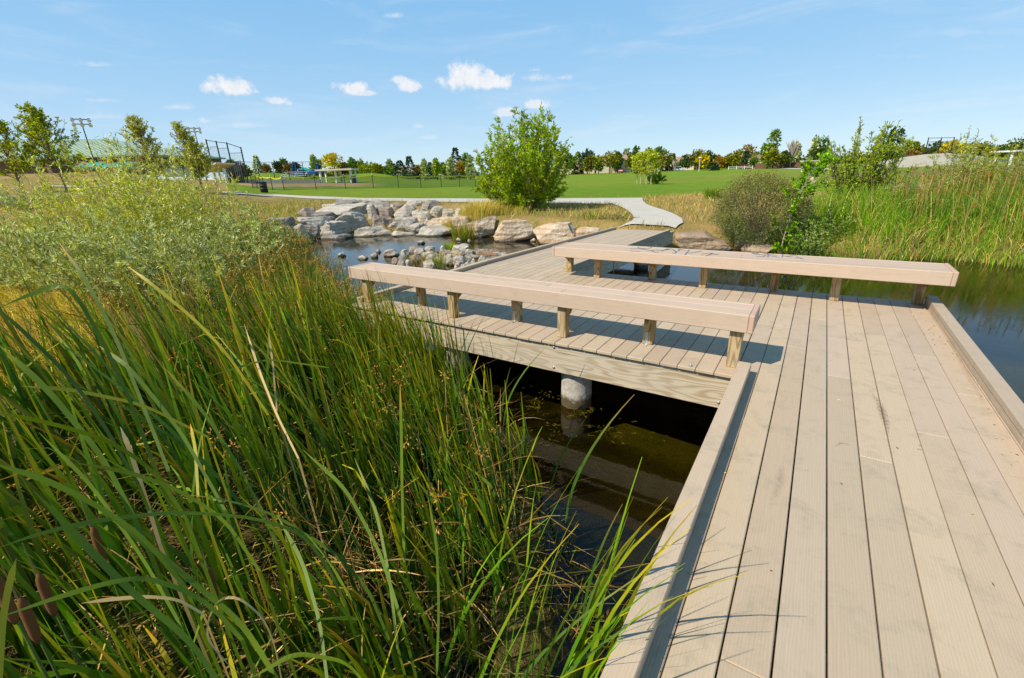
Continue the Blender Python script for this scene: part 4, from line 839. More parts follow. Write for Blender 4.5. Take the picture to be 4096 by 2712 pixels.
    for pts, d0, d1, wd, col, tipc in [([(0, 711), (80, 676), (146, 655), (175, 682), (210, 739), (285, 882), (350, 1060)], 2.3, 2.1, .024, G2, G1), ([(137, 562), (195, 641), (263, 769), (320, 910), (390, 1090)], 2.9, 2.3, .024, G2, TN),
        ([(297, 617), (350, 656), (451, 739), (526, 818), (620, 960)], 3.0, 2.5, .024, YG, TN), ([(-20, 700), (49, 761), (150, 859), (225, 957), (320, 1120)], 2.2, 1.9, .024, G2, G1), ([(-30, 950), (60, 966), (137, 984), (253, 1018), (360, 1090), (430, 1200)], 1.45, 1.75, .022, G1, G1),
        ([(-30, 1068), (102, 1107), (219, 1165), (330, 1240), (430, 1360)], 1.4, 1.6, .022, G1, G1), ([(164, 1069), (294, 1090), (410, 1131), (520, 1200), (600, 1320)], 1.8, 1.8, .020, G1, YG), ([(-20, 1272), (137, 1218), (307, 1192), (444, 1182), (650, 1204), (740, 1270), (800, 1400)], 1.5, 1.9, .019, G1, G2),
        ([(-20, 1434), (171, 1368), (307, 1334), (376, 1345), (478, 1389), (560, 1480)], 1.35, 1.5, .019, G1, G2), ([(38, 1290), (20, 1355), (5, 1440), (-4, 1600)], 1.3, 1.2, .019, YG, G1), ([(188, 1395), (260, 1385), (342, 1379), (413, 1386), (470, 1420)], 1.6, 1.6, .016, TN, TN),
        ([(547, 1556), (485, 1491), (475, 1457), (492, 1399), (530, 1372), (581, 1399), (629, 1454), (650, 1567)], 1.6, 1.6, .013, TN, TN), ([(79, 1136), (205, 1269), (307, 1372), (440, 1480), (520, 1600)], 1.5, 1.6, .024, G2, G1), ([(260, 1201), (359, 1273), (444, 1345), (560, 1440), (640, 1570)], 1.6, 1.6, .024, G1, YG),
        ([(424, 1143), (512, 1153), (632, 1187), (740, 1260), (820, 1400)], 2.0, 1.9, .020, G1, TN), ([(666, 1211), (772, 1276), (850, 1360), (900, 1480)], 2.0, 1.9, .020, G2, G1), ([(577, 1570), (683, 1509), (800, 1529), (860, 1600)], 1.5, 1.5, .018, G1, G1), ([(50, 893), (160, 900), (330, 935), (480, 1010)], 2.2, 2.2, .02, YG, TN),
        ([(278, 987), (300, 1040), (330, 1130), (370, 1260)], 2.1, 1.9, .022, TN, (.7, .6, .4)), ([(440, 980), (452, 1040), (458, 1150)], 2.2, 2.0, .02, YG, TN), ([(565, 750), (600, 860), (640, 960), (690, 1060)], 2.9, 2.5, .02, TN, TN), ([(620, 760), (632, 850), (640, 950)], 3.1, 2.7, .016, TN, YG), ([(925, 890), (928, 1000), (930, 1150), (935, 1300)], 2.2, 2.1, .02, G1, TN),
        ([(480, 870), (620, 830), (760, 850)], 2.8, 2.7, .016, G1, G1), ([(700, 1040), (800, 1130), (880, 1280), (930, 1440)], 2.1, 1.9, .022, G2, G1), ([(820, 1060), (870, 1180), (900, 1330), (920, 1500)], 2.2, 1.9, .020, G1, YG), ([(230, 800), (300, 850), (420, 1000), (520, 1180)], 2.3, 2.0, .022, G2, YG), ([(380, 850), (470, 950), (560, 1090), (640, 1260)], 2.4, 2.0, .022, G1, TN),
        ([(90, 1000), (210, 1120), (330, 1290), (420, 1450)], 1.9, 1.7, .022, G2, G1), ([(0, 800), (110, 900), (240, 1060), (330, 1240)], 2.0, 1.8, .024, G2, YG), ([(640, 1190), (700, 1300), (740, 1440), (760, 1600)], 1.9, 1.7, .02, G2, G1), ([(990, 1150), (1010, 1260), (1015, 1400), (1010, 1560)], 1.9, 1.8, .016, G2, YG)]:
        q = np.array(pts, float); k = len(q); t = np.linspace(0, k - 1, 26); idx = np.arange(k); qx = np.interp(t, idx, q[:, 0]); qy = np.interp(t, idx, q[:, 1]); ker = np.ones(5) / 5
        qx = np.convolve(np.pad(qx, 2, 'reflect', reflect_type='odd'), ker, 'valid'); qy = np.convolve(np.pad(qy, 2, 'reflect', reflect_type='odd'), ker, 'valid'); dd = np.linspace(d0, d1, 26)
        c = np.array([np.array([0, 0, H]) + ray(x, y) / np.linalg.norm(ray(x, y)) * z for x, y, z in zip(qx, qy, dd)])
        e = c[-1]; tail = np.array([[e[0] + .03 * i, e[1], e[2] + (WZ - .05 - e[2]) * i / 3] for i in (1, 2, 3)]); c = np.vstack([c, tail]); s = np.linspace(0, 1, len(c))[:, None]
        tg = np.gradient(c, axis=0); view = c - np.array([0, 0, H]); u = np.cross(tg, view + rng.normal(0, .8, 3)); u /= np.linalg.norm(u, axis=1, keepdims=True) + 1e-9
        w = wd * .68 * np.clip(s * 6, .1, 1) * (1 - .35 * s) * .5; m = np.clip(1 - s * 5, 0, 1) ** 1.5; C = (np.array(col) * (1 - m) + np.array(tipc) * m) * (np.array([1.6, 1.05, .5]) if col[0] < .3 else 1) * rng.uniform(.8, 1.15); V = np.stack([c - u * w, c + u * w], 1).reshape(-1, 3); kk = np.arange(len(c) - 1) * 2
        mb.add(V, np.stack([kk, kk + 1, kk + 3, kk + 2], 1), np.repeat(C, 2, 0))
    tag(mb.build('long_cattail_leaves', M['blade']), 'broadest near cattail leaves arching across the lower left, some dried tan', 'cattails', None, 'stuff')
    # thin round rush stems with seed heads
    mb = MB(); hd = MB()
    def rush(poly, n, h, az0, lean, heads, c=((.035, .085, .018), (.055, .11, .014), (.025, .07, .028)), w=.0035, hl=.035, dead=.12):
        p = with_z(plan_sample(rng, poly, n)); L = rng.uniform(*h, n); az = az0 + rng.normal(0, .9, n); th = np.abs(rng.normal(lean, .16, n)); s = np.linspace(0, 1, 5)
        hx = (np.sin(th)[:, None] * s[None] + .12 * s[None] ** 2.5 * rng.uniform(0, 1.4, n)[:, None]) * L[:, None]; hz = np.cos(th)[:, None] * s[None] * L[:, None]
        P = np.stack([p[:, 0:1] + np.cos(az)[:, None] * hx, p[:, 1:2] + np.sin(az)[:, None] * hx, p[:, 2:3] + hz - .04], -1); col = pick(rng, c, n)
        dd = rng.random(n) < dead; col[dd] = pick(rng, [(.28, .19, .09), (.10, .06, .035)], int(dd.sum())); tubes(mb, P, np.linspace(1, .45, 5)[None] * w * rng.uniform(.7, 1.25, (n, 1)), col)
        k = rng.choice(n, int(n * heads), replace=False); E = P[k, -1]; m = 16; E2 = np.repeat(E, m, 0); D = rng.normal(size=(len(E2), 3)); D[:, 2] -= .3; st = D / np.linalg.norm(D, axis=1, keepdims=True) * rng.uniform(0, hl, (len(E2), 1)) * 1.4
        leaves(hd, E2 + st, D, hl * .6, hl * .26, pick(rng, [(.36, .20, .07), (.24, .13, .05), (.42, .28, .12)], len(E2)), rng)
    rush([(-4.6, 3.2), (-3, 2.9), (-1.7, 2.4), (-1.15, 1.9), (-.95, 1.2), (-2, .8), (-4, 1.2), (-5.2, 2)], 800, (.6, 1.05), WIND, .15, .10)
    A2 = [tuple(at(a, b, WZ)[:2]) for a, b in ((560, 930), (835, 900), (845, 760), (800, 690), (700, 610), (620, 600), (540, 700))]
    rush(A2, 3000, (.45, .95), math.atan2(RT[1], RT[0]), .22, .2, w=.0042, hl=.05, dead=.14)
    rush([tuple(at(a, b, WZ)[:2]) for a, b in ((0, 1000), (250, 950), (560, 900), (540, 800), (200, 840), (0, 880))], 170, (.6, 1.0), WIND, .2, .3, hl=.05, dead=.6, w=.0045)
    A3 = [(-4.9, 4.4), (-5.6, 4.6), (-5.6, 3.4), (-4.9, 3.1)]
    rush(A3, 160, (.5, 1.0), 0, .2, .4, hl=.05)
    tag(mb.build('rush_stems', M['blade']), 'thin dark green rush stems crowded beside the overlook platform', 'rushes', None, 'stuff')
    tag(hd.build('rush_seed_heads', M['straw']), 'small tan-brown seed clusters on the rush stems', 'seed heads', None, 'stuff')
    # dead litter in between
    mb = MB(); n = 7500; P = with_z(plan_sample(rng, poly, n)); zl = rng.uniform(0, 1, n) ** 1.8 * .42; P[:, 2] += zl
    blades(mb, P, rng.uniform(.15, .6, n), rng.uniform(0, 6.28, n), rng.uniform(.7, 1.5, n), rng.uniform(1.3, 2.1, n), rng.uniform(.003, .009, n), pick(rng, [(.17, .11, .05), (.30, .22, .11), (.07, .04, .018), (.04, .05, .012)], n, None, .5), pick(rng, [(.3, .2, .08), (.4, .3, .14)], n), rng, 4, 1)
    n = 3200; P = with_z(plan_sample(rng, A2, n)); P[:, 2] += rng.uniform(0, 1, n) * .55
    blades(mb, P, rng.uniform(.2, .6, n), rng.uniform(0, 6.28, n), rng.uniform(.2, 1.3, n), rng.uniform(.6, 2.2, n), rng.uniform(.003, .006, n), pick(rng, [(.24, .14, .05), (.15, .09, .03), (.07, .10, .02)], n, None, .3), pick(rng, [(.25, .15, .05)], n), rng, 4, 1)
    tag(mb.build('reed_litter', M['straw']), 'tangled dead straw and broken stalks under the reeds', 'litter', None, 'stuff')
    # fallen grass blades floating at the open corner
    mb = MB(); n = 260; p = plan_sample(rng, [(-1.3, 2.2), (-.5, 1.9), (-.45, .6), (-1.2, .3)], n); P = np.hstack([p, np.full((n, 1), WZ + .004)])
    blades(mb, P, rng.uniform(.1, .45, n), rng.uniform(0, 6.28, n), rng.uniform(1.2, 1.55, n), rng.uniform(1.5, 1.6, n), rng.uniform(.002, .006, n), pick(rng, [(.08, .14, .02), (.3, .2, .08)], n), pick(rng, [(.3, .22, .09)], n), rng, 4, 1)
    tag(mb.build('floating_grass', M['straw']), 'loose green and straw blades floating in the dark corner beside the kerb', 'grass', None, 'stuff')
    for i, ((px, py), dist, lab) in enumerate([((228, 1262), 2.35, 'brown cattail spike standing highest, in the left foreground'), ((12, 1385), 1.9, 'brown cattail spike at the very left edge of the picture'), ((108, 1375), 2.15, 'brown cattail spike right of the one at the left edge'), ((68, 1435), 2.05, 'shorter brown cattail spike between two others at the lower left'), ((492, 1352), 2.4, 'brown cattail spike low behind green leaves, right of the highest one')]):
        r = ray(px, py); c = np.array([0, 0, H]) + r / np.linalg.norm(r) * dist; o = empty('cattail', (c[0], c[1], WZ), lab, 'cattail', 'brown cattail spikes'); m = MB(); m2 = MB()
        z = np.linspace(-.085, .085, 9); prf = np.array([.4, .85, 1, 1, 1, 1, .98, .85, .35]); tube(m, c + np.stack([z * .03, z * .05, z], 1), .0125 * prf, 12, (1, 1, 1)); m.build('seed_head', M['spike'], o, True)
        tube(m2, [(c[0], c[1] - .02, WZ - .1), (c[0], c[1] - .01, (c[2] + WZ) / 2), c - [0, 0, .08]], .004, 6, (.10, .16, .03)); tube(m2, [c + [0, 0, .08], c + [.003, .004, .2]], [.003, .001], 5, (.35, .25, .1)); m2.build('stem', M['blade'], o)
make_reeds()

# --- silver willows
def make_willows():
    cs = [(.32, .36, .20), (.50, .54, .37), (.14, .18, .04), (.33, .34, .08)]; cy = [(.33, .35, .045), (.46, .45, .08), (.20, .24, .04), (.48, .50, .30)]
    L = [(385, 9.4, 398, 1.0, cy, 'feathery yellow-green willow clump in the very middle of the thicket'), (40, 8.6, 515, .95, cs, 'silver-leaved willow clump at the left edge of the picture'), (150, 7.9, 505, .9, cs, 'silver-leaved willow clump second from the left edge'), (255, 7.6, 500, .95, cs, 'pale silvery willow clump in front, above the arching cattail blade'),
         (365, 7.8, 480, .95, cs, 'pale silvery willow clump in front, at the middle of the thicket'), (465, 7.3, 520, .85, cs, 'low silver willow clump just above the brown rush heads'), (560, 8.6, 500, .85, cs, 'silver willow clump on the right of the thicket, before the cascade'),
         (610, 10.2, 470, .75, cs, 'grey-green willow clump at the right end, touching the dark wet slab'), (215, 10.2, 440, 1.1, cy, 'yellow-green willow clump rising at the back left under the light pole'), (320, 10.6, 396, 1.1, cy, 'tall yellow-green willow clump at the back, under the second slim tree'),
         (425, 10.8, 394, 1.1, cy, 'tallest yellow-green willow clump at the back middle'), (515, 10.6, 408, 1.0, cy, 'yellow-green willow clump at the back right, in front of the dugout')]
    for i, (px, d, yt, R_, c, lab) in enumerate(L):
        b = gcol(px + 6, d); h = ztop(b, yt - (20 if c is cs else 50)) - b[2]; h = max(h, .9) * (1.0 if c is cs else 1.14)
        woody('willow_shrub', lab, 'willow', b, h, R_ * 1.15, 64, 9, 9500, .095, .015, c, 900 + i, 'willows of the left bank thicket', leaf='willow', lean=(-RT[0] * .35, -RT[1] * .35), low=.25, flare=.75, barkc=(.26, .23, .12), rt=.009, tmin=.15, sub_l=.2, csd=.3)
make_willows()

# --- centre bush, right bank shrubs and small trees
GL = [(.20, .29, .02), (.28, .35, .03), (.13, .21, .018), (.40, .38, .04)]
b = gcol(1215, 20.6); woody('bush', 'large bright green bush on the dry hump beside the path, centre of the view', 'bush', b, ztop(b, 236) - b[2], 2.3, 130, 14, 27000, .155, .05, GL, 41, None, low=.2, flare=.62, rt=.03, tmin=.12, sub_l=.16, cw=(5, 4, 4, 1), barkc=(.35, .3, .22))
b = gcol(1975, 15.2); woody('small_tree', 'loose light green small tree on the right bank with a dark forked stem', 'tree', b, (ztop(b, 270) - b[2]) * 1.06, 1.5, 62, 13, 8500, .095, .036, [(.20, .27, .04), (.30, .36, .06), (.14, .20, .03)], 42, None, rt=.04, low=.3, flare=.8, sub_l=.13, barkc=(.12, .10, .08), cw=(5, 4, 3))
b = gcol(1800, 11.4); woody('cottonwood_sapling', 'leaning cottonwood sapling with big round glossy leaves beside the round bush', 'sapling', b, ztop(b, 338) - b[2], .42, 26, 8, 1500, .075, .066, [(.14, .26, .02), (.20, .34, .03), (.09, .19, .02)], 43, None, trunk=.06, lean=(RT[0] * .62, RT[1] * .62), rt=.016, up=.8, sub_l=.08, barkc=(.4, .33, .22))
def round_bush():
    rng = np.random.default_rng(44); b = gcol(1746, 12.4); o = empty('round_bush', b, 'dense round olive bush with a reddish crown right of the path', 'bush'); R_ = 94 * mscale(b); h = ztop(b, 408) - b[2]
    n = 24000; v = rng.normal(size=(n, 3)); v /= np.linalg.norm(v, axis=1, keepdims=True); lump = np.array([mn.noise(Vector(x * 2.6)) for x in v]); r = (1 + .26 * lump + .10 * np.array([mn.noise(Vector(x * 7.)) for x in v])) * rng.uniform(.62, 1.06, n) ** .6
    P = v * r[:, None] * [R_, R_, h * .52] + [0, 0, h * .5]; k = P[:, 2] > -.02; P = P[k]; v = v[k]; n = len(P); t = np.clip(P[:, 2] / h, 0, 1)[:, None]
    C = (np.array([.20, .24, .10]) * (1 - t) + np.array([.34, .27, .085]) * t) * np.exp(rng.normal(0, .28, (n, 1))); g = rng.random(n) < .35; C[g] = np.array([.17, .21, .04]) * np.exp(rng.normal(0, .25, (int(g.sum()), 1)))
    mb = MB(); leaves(mb, b + P, v + rng.normal(0, .7, v.shape), .042 * rng.uniform(.6, 1.5, n), .02, C, rng); mb.build('foliage', M['leaf'], o)
    m = 90; a = rng.uniform(0, 6.28, m); e = rng.uniform(.2, 1.4, m); tp = np.stack([np.cos(a) * np.cos(e) * R_ * .9, np.sin(a) * np.cos(e) * R_ * .9, h * .5 + np.sin(e) * h * .45], 1); s = np.linspace(0, 1, 5)
    mb = MB(); tubes(mb, b + tp[:, None] * s[None, :, None], np.full((m, 5), .006), np.tile((.16, .11, .08), (m, 1))); mb.build('stems', M['bark'], o)
round_bush()
for i, (px, d, yt, R_, lab) in enumerate([(1905, 11.6, 480, .7, 'low green leafy shrub under the small tree'), (1862, 11.2, 505, .45, 'low green leafy shrub at the foot of the cottonwood sapling')]):
    b = gcol(px, d); woody('leafy_shrub', lab, 'shrub', b, max(.6, ztop(b, yt) - b[2]), R_, 34, 8, 1900, .075, .03, [(.16, .24, .06), (.24, .31, .12), (.10, .17, .03)], 50 + i, 'low leafy shrubs on the right bank', rt=.008)
for i, (px, d, yt, R_, nl, c, lab) in enumerate([(2075, 12.5, 400, .6, 1000, 0, 'wispy grey-green willow behind the pale pavement strip'), (2105, 13.5, 372, .55, 500, 1, 'half bare russet shrub in front of the pale concrete slope'), (2185, 13, 312, .8, 2200, 0, 'tall wispy willow reaching up before the orange tree'),
                                        (2232, 14, 318, .8, 2200, 2, 'tall olive willow left of the bare twigs'), (2292, 13.2, 318, .45, 1300, 2, 'slim upright willow with a leafy tip near the right edge'), (2345, 12.4, 372, .8, 2200, 0, 'broad wispy willow at the right edge of the picture'), (2305, 14.5, 345, .3, 60, 1, 'bare pale twiggy shrub near the right edge')]):
    b = gcol(px, d); cc = [[(.22, .27, .12), (.30, .31, .12), (.16, .2, .06)], [(.34, .19, .09), (.28, .2, .1)], [(.22, .24, .03), (.30, .29, .04), (.15, .2, .03)]][c]
    woody('wispy_willow', lab, 'willow', b, (ztop(b, yt) - b[2]) * 1.12, R_, 36, 10, int(nl * 3), .09, .018, cc, 60 + i, 'wispy willows of the right bank', rt=.010, flare=.8, low=.4, barkc=(.34, .27, .18))
def right_bank():
    rng = np.random.default_rng(8)
    edge = [(-1.3, 13.3), (-.2, 13.3), (1.5, 13.2), (2.65, 13.8), (3.8, 13.2), (6, 13.1), (9, 13.4), (14, 14), (14, 19), (4, 19), (.5, 17.5), (-.6, 15)]
    n = 40000; p = plan_sample(rng, edge, n); s = sdist(p[:, 0], p[:, 1], POND); P = with_z(p); P[:, 2] = np.maximum(P[:, 2], WZ - .03)
    soft = (p[:, 0] < .9) & (s < 1.3); h = np.where(soft, rng.uniform(.25, .42, n), np.where(s < .9, rng.uniform(.3, .7, n), rng.uniform(.5, 1.15, n))); h *= np.where(s < 0, .6, 1); straw = rng.random(n) < np.where(soft, .05, np.where(s < .5, .35, .2))
    az = np.where(soft, math.atan2(-RT[1], -RT[0]) + .5 + rng.normal(0, .3, n), rng.uniform(0, 6.28, n)); t1 = np.where(soft, rng.uniform(1.3, 2.2, n), np.where(straw, rng.uniform(.6, 2.3, n), rng.uniform(.1, 1.0, n)))
    C = pick(rng, [(.085, .19, .015), (.13, .24, .02), (.06, .14, .02)], n); C[straw] = pick(rng, [(.42, .34, .15), (.50, .43, .24), (.32, .22, .09)], int(straw.sum()), None, .25); C[soft & ~straw] = pick(rng, [(.10, .23, .012), (.15, .26, .02)], int((soft & ~straw).sum()), None, .15)
    mb = MB(); blades(mb, P, h, az, rng.uniform(.02, .3, n), t1, np.where(straw, .009, .011) * rng.uniform(.6, 1.4, n), C, C * [1.25, 1.1, 1.0], rng, 5, 1.5)
    tag(mb.build('bank_grass', M['blade']), 'tall mixed green and straw grass lining the right bank', 'grass', None, 'stuff')
    mb = MB(); hd = MB(); n = 1700; p = plan_sample(rng, [(2, 14.6), (4, 14), (13, 14.3), (13, 17), (3, 17.5), (1, 16)], n); P = with_z(p); L = rng.uniform(.8, 1.45, n); az = rng.uniform(0, 6.28, n); th = np.abs(rng.normal(0, .2, n)); sg = np.linspace(0, 1, 4)
    Q = P[:, None] + np.stack([np.cos(az) * np.sin(th), np.sin(az) * np.sin(th), np.cos(th)], 1)[:, None] * (L[:, None] * sg[None])[..., None]; tubes(mb, Q, np.full((n, 4), .0055), pick(rng, [(.05, .12, .02), (.09, .14, .03), (.3, .22, .1)], n))
    E = np.repeat(Q[rng.random(n) < .6, -1], 12, 0); D = rng.normal(size=E.shape); leaves(hd, E + D * .02, D, .032, .014, pick(rng, [(.24, .13, .05), (.16, .10, .05)], len(E)), rng)
    tag(mb.build('bank_rushes', M['blade']), 'dark rush stems behind the grass of the right bank', 'rushes', None, 'stuff'); tag(hd.build('bank_seed_heads', M['straw']), 'rusty brown seed heads over the right bank rushes', 'seed heads', None, 'stuff')
right_bank()
def tuft(lab, px, d, R_, h, n, cols, seed, t1=(.3, 1.4), z=None, grp=None, name='grass_tuft', w=.012):
    rng = np.random.default_rng(seed); b = gcol(px, d)
    if z is not None: b = at(px, d, z)
    a = rng.uniform(0, 6.28, n); r = R_ * rng.uniform(0, 1, n) ** .6 * .5; B = np.stack([b[0] + np.cos(a) * r, b[1] + np.sin(a) * r], 1); B = np.hstack([B, np.full((n, 1), b[2] - .02)]) if z is not None else with_z(B)
    mb = MB(); C = pick(rng, cols, n); blades(mb, B, h * rng.uniform(.5, 1.1, n), a + rng.normal(0, .5, n), rng.uniform(.02, .35, n), rng.uniform(*t1, n), w * rng.uniform(.6, 1.3, n), C, C * [1.2, 1.05, 1], rng, 5); return tag(mb.build(name, M['blade'], org=b), lab, 'grass tuft', grp)
g1 = [(.06, .14, .02), (.10, .19, .02), (.2, .2, .05)]; g2 = [(.14, .24, .02), (.24, .28, .03)]; st = [(.45, .36, .17), (.36, .27, .11), (.28, .24, .08)]
tuft('dark green reed tuft at the cascade foot in front of the tan blocks', 1072, 552, .75, .62, 420, g1 + [(.25, .14, .05)], 1, z=WZ, t1=(.1, .9)); tuft('bright green sedge ball on the islet', 1040, 580, .22, .30, 320, g2, 2, z=WZ + .05, t1=(.2, 1.3), w=.007)
tuft('upright reeds in the middle of the islet front', 1018, 622, .25, .55, 60, g1, 3, z=WZ, t1=(.05, .5), w=.009); tuft('sparse green reeds at the left of the islet', 938, 606, .3, .25, 60, g2, 4, z=WZ, w=.007); tuft('dry pinkish herb on the islet near the rail', 1125, 596, .45, .24, 260, [(.34, .2, .13), (.4, .26, .17)], 5, z=WZ + .05, w=.007, t1=(.5, 2))
tuft('dry straw sprawled over the islet stones', 1010, 606, 1.5, .35, 300, st, 6, z=WZ + .05, t1=(1, 2.2), w=.008)
tuft('dark green tussock on the lawn edge right of the path', 1650, 24.3, .85, .62, 500, g1, 7, w=.022); tuft('big green sedge clump at the upper left of the cascade', 650, 15.6, 1.5, .75, 1100, g1, 8, w=.015); tuft('orange dried weeds beside the green sedge clump', 607, 15.8, 1.6, .55, 700, [(.42, .22, .07), (.36, .25, .1), (.3, .15, .05)], 9, w=.012)
tuft('dry brown tuft on the top edge of the cascade', 913, 19.3, 1.3, .32, 380, [(.33, .22, .08), (.25, .22, .06)], 10, w=.014); tuft('tall straw grass on the hump left of the big bush', 1090, 18.6, 2.2, .62, 1500, [(.42, .34, .13), (.36, .32, .10), (.24, .25, .06)], 12, w=.014, t1=(.4, 1.6)); tuft('small green tuft left of the hump by the cascade', 1072, 17.4, .7, .42, 330, g1 + st[:1], 13, w=.012)
tuft('brown grass fringe at the foot of the big bush', 1160, 19.2, 2.4, .4, 1100, [(.32, .27, .09), (.22, .22, .06)], 14, w=.014); tuft('yellow-green tuft on the dry grass right of the path', 1700, 13.8, .9, .34, 300, g2 + st[:1], 15, w=.012); tuft('green seedling tuft on the bank before the walkway', 1370, 16.2, .7, .38, 160, g1 + st[:1], 16, w=.012)
tuft('small yellow-green weed among the brown blocks', 1705, 12.9, .5, .26, 200, g2, 17, w=.012)
def dry_banks():
    rng = np.random.default_rng(9); reg = [((-26, 10), (7, 10), (7, 34), (-26, 34), 46000), ((-30, -2), (-8, -2), (-8, 14), (-30, 14), 16000)]; mb = MB()
    for a, b_, c, d_, n in reg:
        p = plan_sample(rng, [a, b_, c, d_], n); s = sdist(p[:, 0], p[:, 1], POND); px, d = colpx(p[:, 0], p[:, 1]); ld = np.interp(px, LAWN_C, LAWN_D); ok = (s > .02) & (d < ld + .3) & ((px < 672) | (px > 1085) | (s > 6.6)) & (px > -400) & (px < 2500) & (d > 6)
        for q in PATHS: ok &= sdist(p[:, 0], p[:, 1], q) > .06
        ok &= ~((p[:, 0] > -5) & (p[:, 0] < -2.9) & (p[:, 1] < 13)); p = p[ok]; P = with_z(p); n = len(P); nz = vnoise(p[:, 0], p[:, 1], 2.5, 5); pxx = px[ok]
        C = pick(rng, [(.34, .27, .13), (.28, .21, .09), (.22, .19, .07), (.38, .32, .19)], n, None, .25); gr = rng.random(n) < np.clip(.12 + nz * .9, .03, .6); C[gr] = pick(rng, [(.20, .24, .05), (.14, .19, .03)], int(gr.sum()))
        rd = (pxx < 300) & (rng.random(n) < .3); C[rd] = pick(rng, [(.38, .24, .08), (.36, .33, .07)], int(rd.sum())); h = rng.uniform(.1, .26, n) * (1 + np.clip(nz * 1.5, 0, 1)) * np.where(pxx < 300, 1.3, 1)
        blades(mb, P, h, rng.uniform(0, 6.28, n), rng.uniform(.1, .6, n), rng.uniform(.5, 1.9, n), rng.uniform(.008, .02, n), C, C * 1.1, rng, 3)
    n = 9000; p = plan_sample(rng, [tuple(at(a, b_, -.45)[:2]) for a, b_ in ((-160, 640), (230, 640), (300, 800), (180, 900), (-160, 980))], n); P = with_z(p)
    blades(mb, P, rng.uniform(.35, .75, n), WIND + rng.normal(0, 1.1, n), rng.uniform(.1, .6, n), rng.uniform(1.2, 2.6, n), rng.uniform(.004, .009, n), pick(rng, [(.40, .33, .05), (.46, .36, .10), (.24, .24, .03), (.33, .2, .06)], n, None, .25), pick(rng, [(.5, .4, .12)], n), rng, 6)
    tag(mb.build('dry_grass', M['straw']), 'dry straw-coloured grass covering the banks', 'grass', None, 'stuff')
dry_banks()

def algae():
    rng = np.random.default_rng(31); m = MB(); P = []
    for (px, py, sx, sy, n) in ((1290, 945, .5, .24, 420), (1215, 1000, .3, .2, 200), (1390, 985, .35, .14, 120), (1370, 1420, .3, .3, 200)):
        c = at(px, py, WZ); q = rng.normal(0, 1, (n, 2)) * [sx, sy] * .6 + c[:2]; q = q[(vnoise(q[:, 0], q[:, 1], .16, 5) > -.06) & (q[:, 0] < -.36)]; P.append(q)
    q = np.concatenate(P); n = len(q); P = np.hstack([q, WZ + .003 + rng.uniform(-.002, .002, (n, 1))]); D = rng.normal(size=(n, 3)); D[:, 2] = 0
    s_ = np.cross(D, [0, 0, 1.]); D /= np.linalg.norm(D, axis=1)[:, None]; s_ /= np.linalg.norm(s_, axis=1)[:, None]; L = rng.uniform(.015, .06, (n, 1)); w = rng.uniform(.003, .010, (n, 1))
    V = np.stack([P, P + D * L * .5 + s_ * w, P + D * L, P + D * L * .5 - s_ * w], 1); m.add(V.reshape(-1, 3), np.arange(n * 4).reshape(n, 4), np.repeat(pick(rng, [(.05, .045, .006), (.03, .03, .006), (.07, .055, .01)], n), 4, 0))
    tag(m.build('algae', M['straw']), 'ragged mats of yellow-brown algae floating near the concrete pier', 'algae', None, 'stuff')
algae()

# ------------------------------------------------------------------ slim trees on the left mound
TL = [(.20, .28, .03), (.30, .36, .04), (.14, .20, .02), (.42, .38, .05)]
for i, (px, d, yt, R_, n, cols, lab) in enumerate([(54, 27, 252, 1.75, 4200, TL, 'slim green tree at the left edge, its crown cut by the picture edge'), (155, 28, 240, 1.9, 5200, TL, 'slim tree with a dense yellowing lower crown and bare leaning stem, second from the left'),
                                           (372, 33, 263, 1.75, 3600, [(.30, .31, .08), (.22, .26, .05), (.40, .38, .14)], 'airy pale olive tree behind the willows, right of the green roof'), (472, 34, 277, 1.6, 3300, [(.32, .34, .08), (.24, .28, .05), (.42, .40, .12)], 'airy yellow-green tree in front of the tall backstop')]):
    b = gcol(px, d); woody('slim_tree', lab, 'tree', b, ztop(b, yt) - b[2], R_ * .88, 80, 9, int(n * 1.1), .125, .07, cols, 70 + i, 'slim young trees on the left mound', trunk=.16, rt=.055, up=.9, sub_l=.11, barkc=(.20, .15, .10), lean=(-RT[0] * .5, -RT[1] * .5),
                            prof=lambda z: np.interp(z, [.1, .25, .45, .7, 1.1], [.6, 1, .82, .5, .06]))
b = gcol(468, 36); woody('small_tree', 'dense dark yellow-green small tree beside the backstop', 'tree', b, ztop(b, 330) - b[2], .9, 50, 9, 2200, .16, .12, [(.20, .22, .03), (.12, .15, .02), (.34, .28, .04)], 76, trunk=.2, rt=.05, up=.7)
for i, (px, d, yt, lab) in enumerate([(205, 31, 372, 'sparse reddish sapling right of the second slim tree'), (268, 32, 365, 'sparse reddish sapling in front of the green roofed building')]):
    b = gcol(px, d); woody('red_sapling', lab, 'sapling', b, ztop(b, yt) - b[2], .4, 14, 5, 130, .13, .09, [(.42, .20, .12), (.34, .2, .08)], 80 + i, 'reddish saplings on the mound', trunk=.3, rt=.02)
b = gcol(88, 19); woody('sage_bush', 'grey-green feathery bush in dry grass below the slim trees', 'bush', b, max(.9, ztop(b, 425) - b[2]), 1.5, 60, 8, 4200, .09, .018, [(.22, .27, .14), (.28, .33, .18)], 84, rt=.01, lean=(-.3, -.2))
b = gcol(4, 19.5); rock('boulder', 'rpale', (b[0], b[1], b[2] + .12), (1.5, 1.0, .65), 85, 'whitish boulder in dry grass at the left edge of the picture', smooth=False, boxy=3, facets=9, k=3)
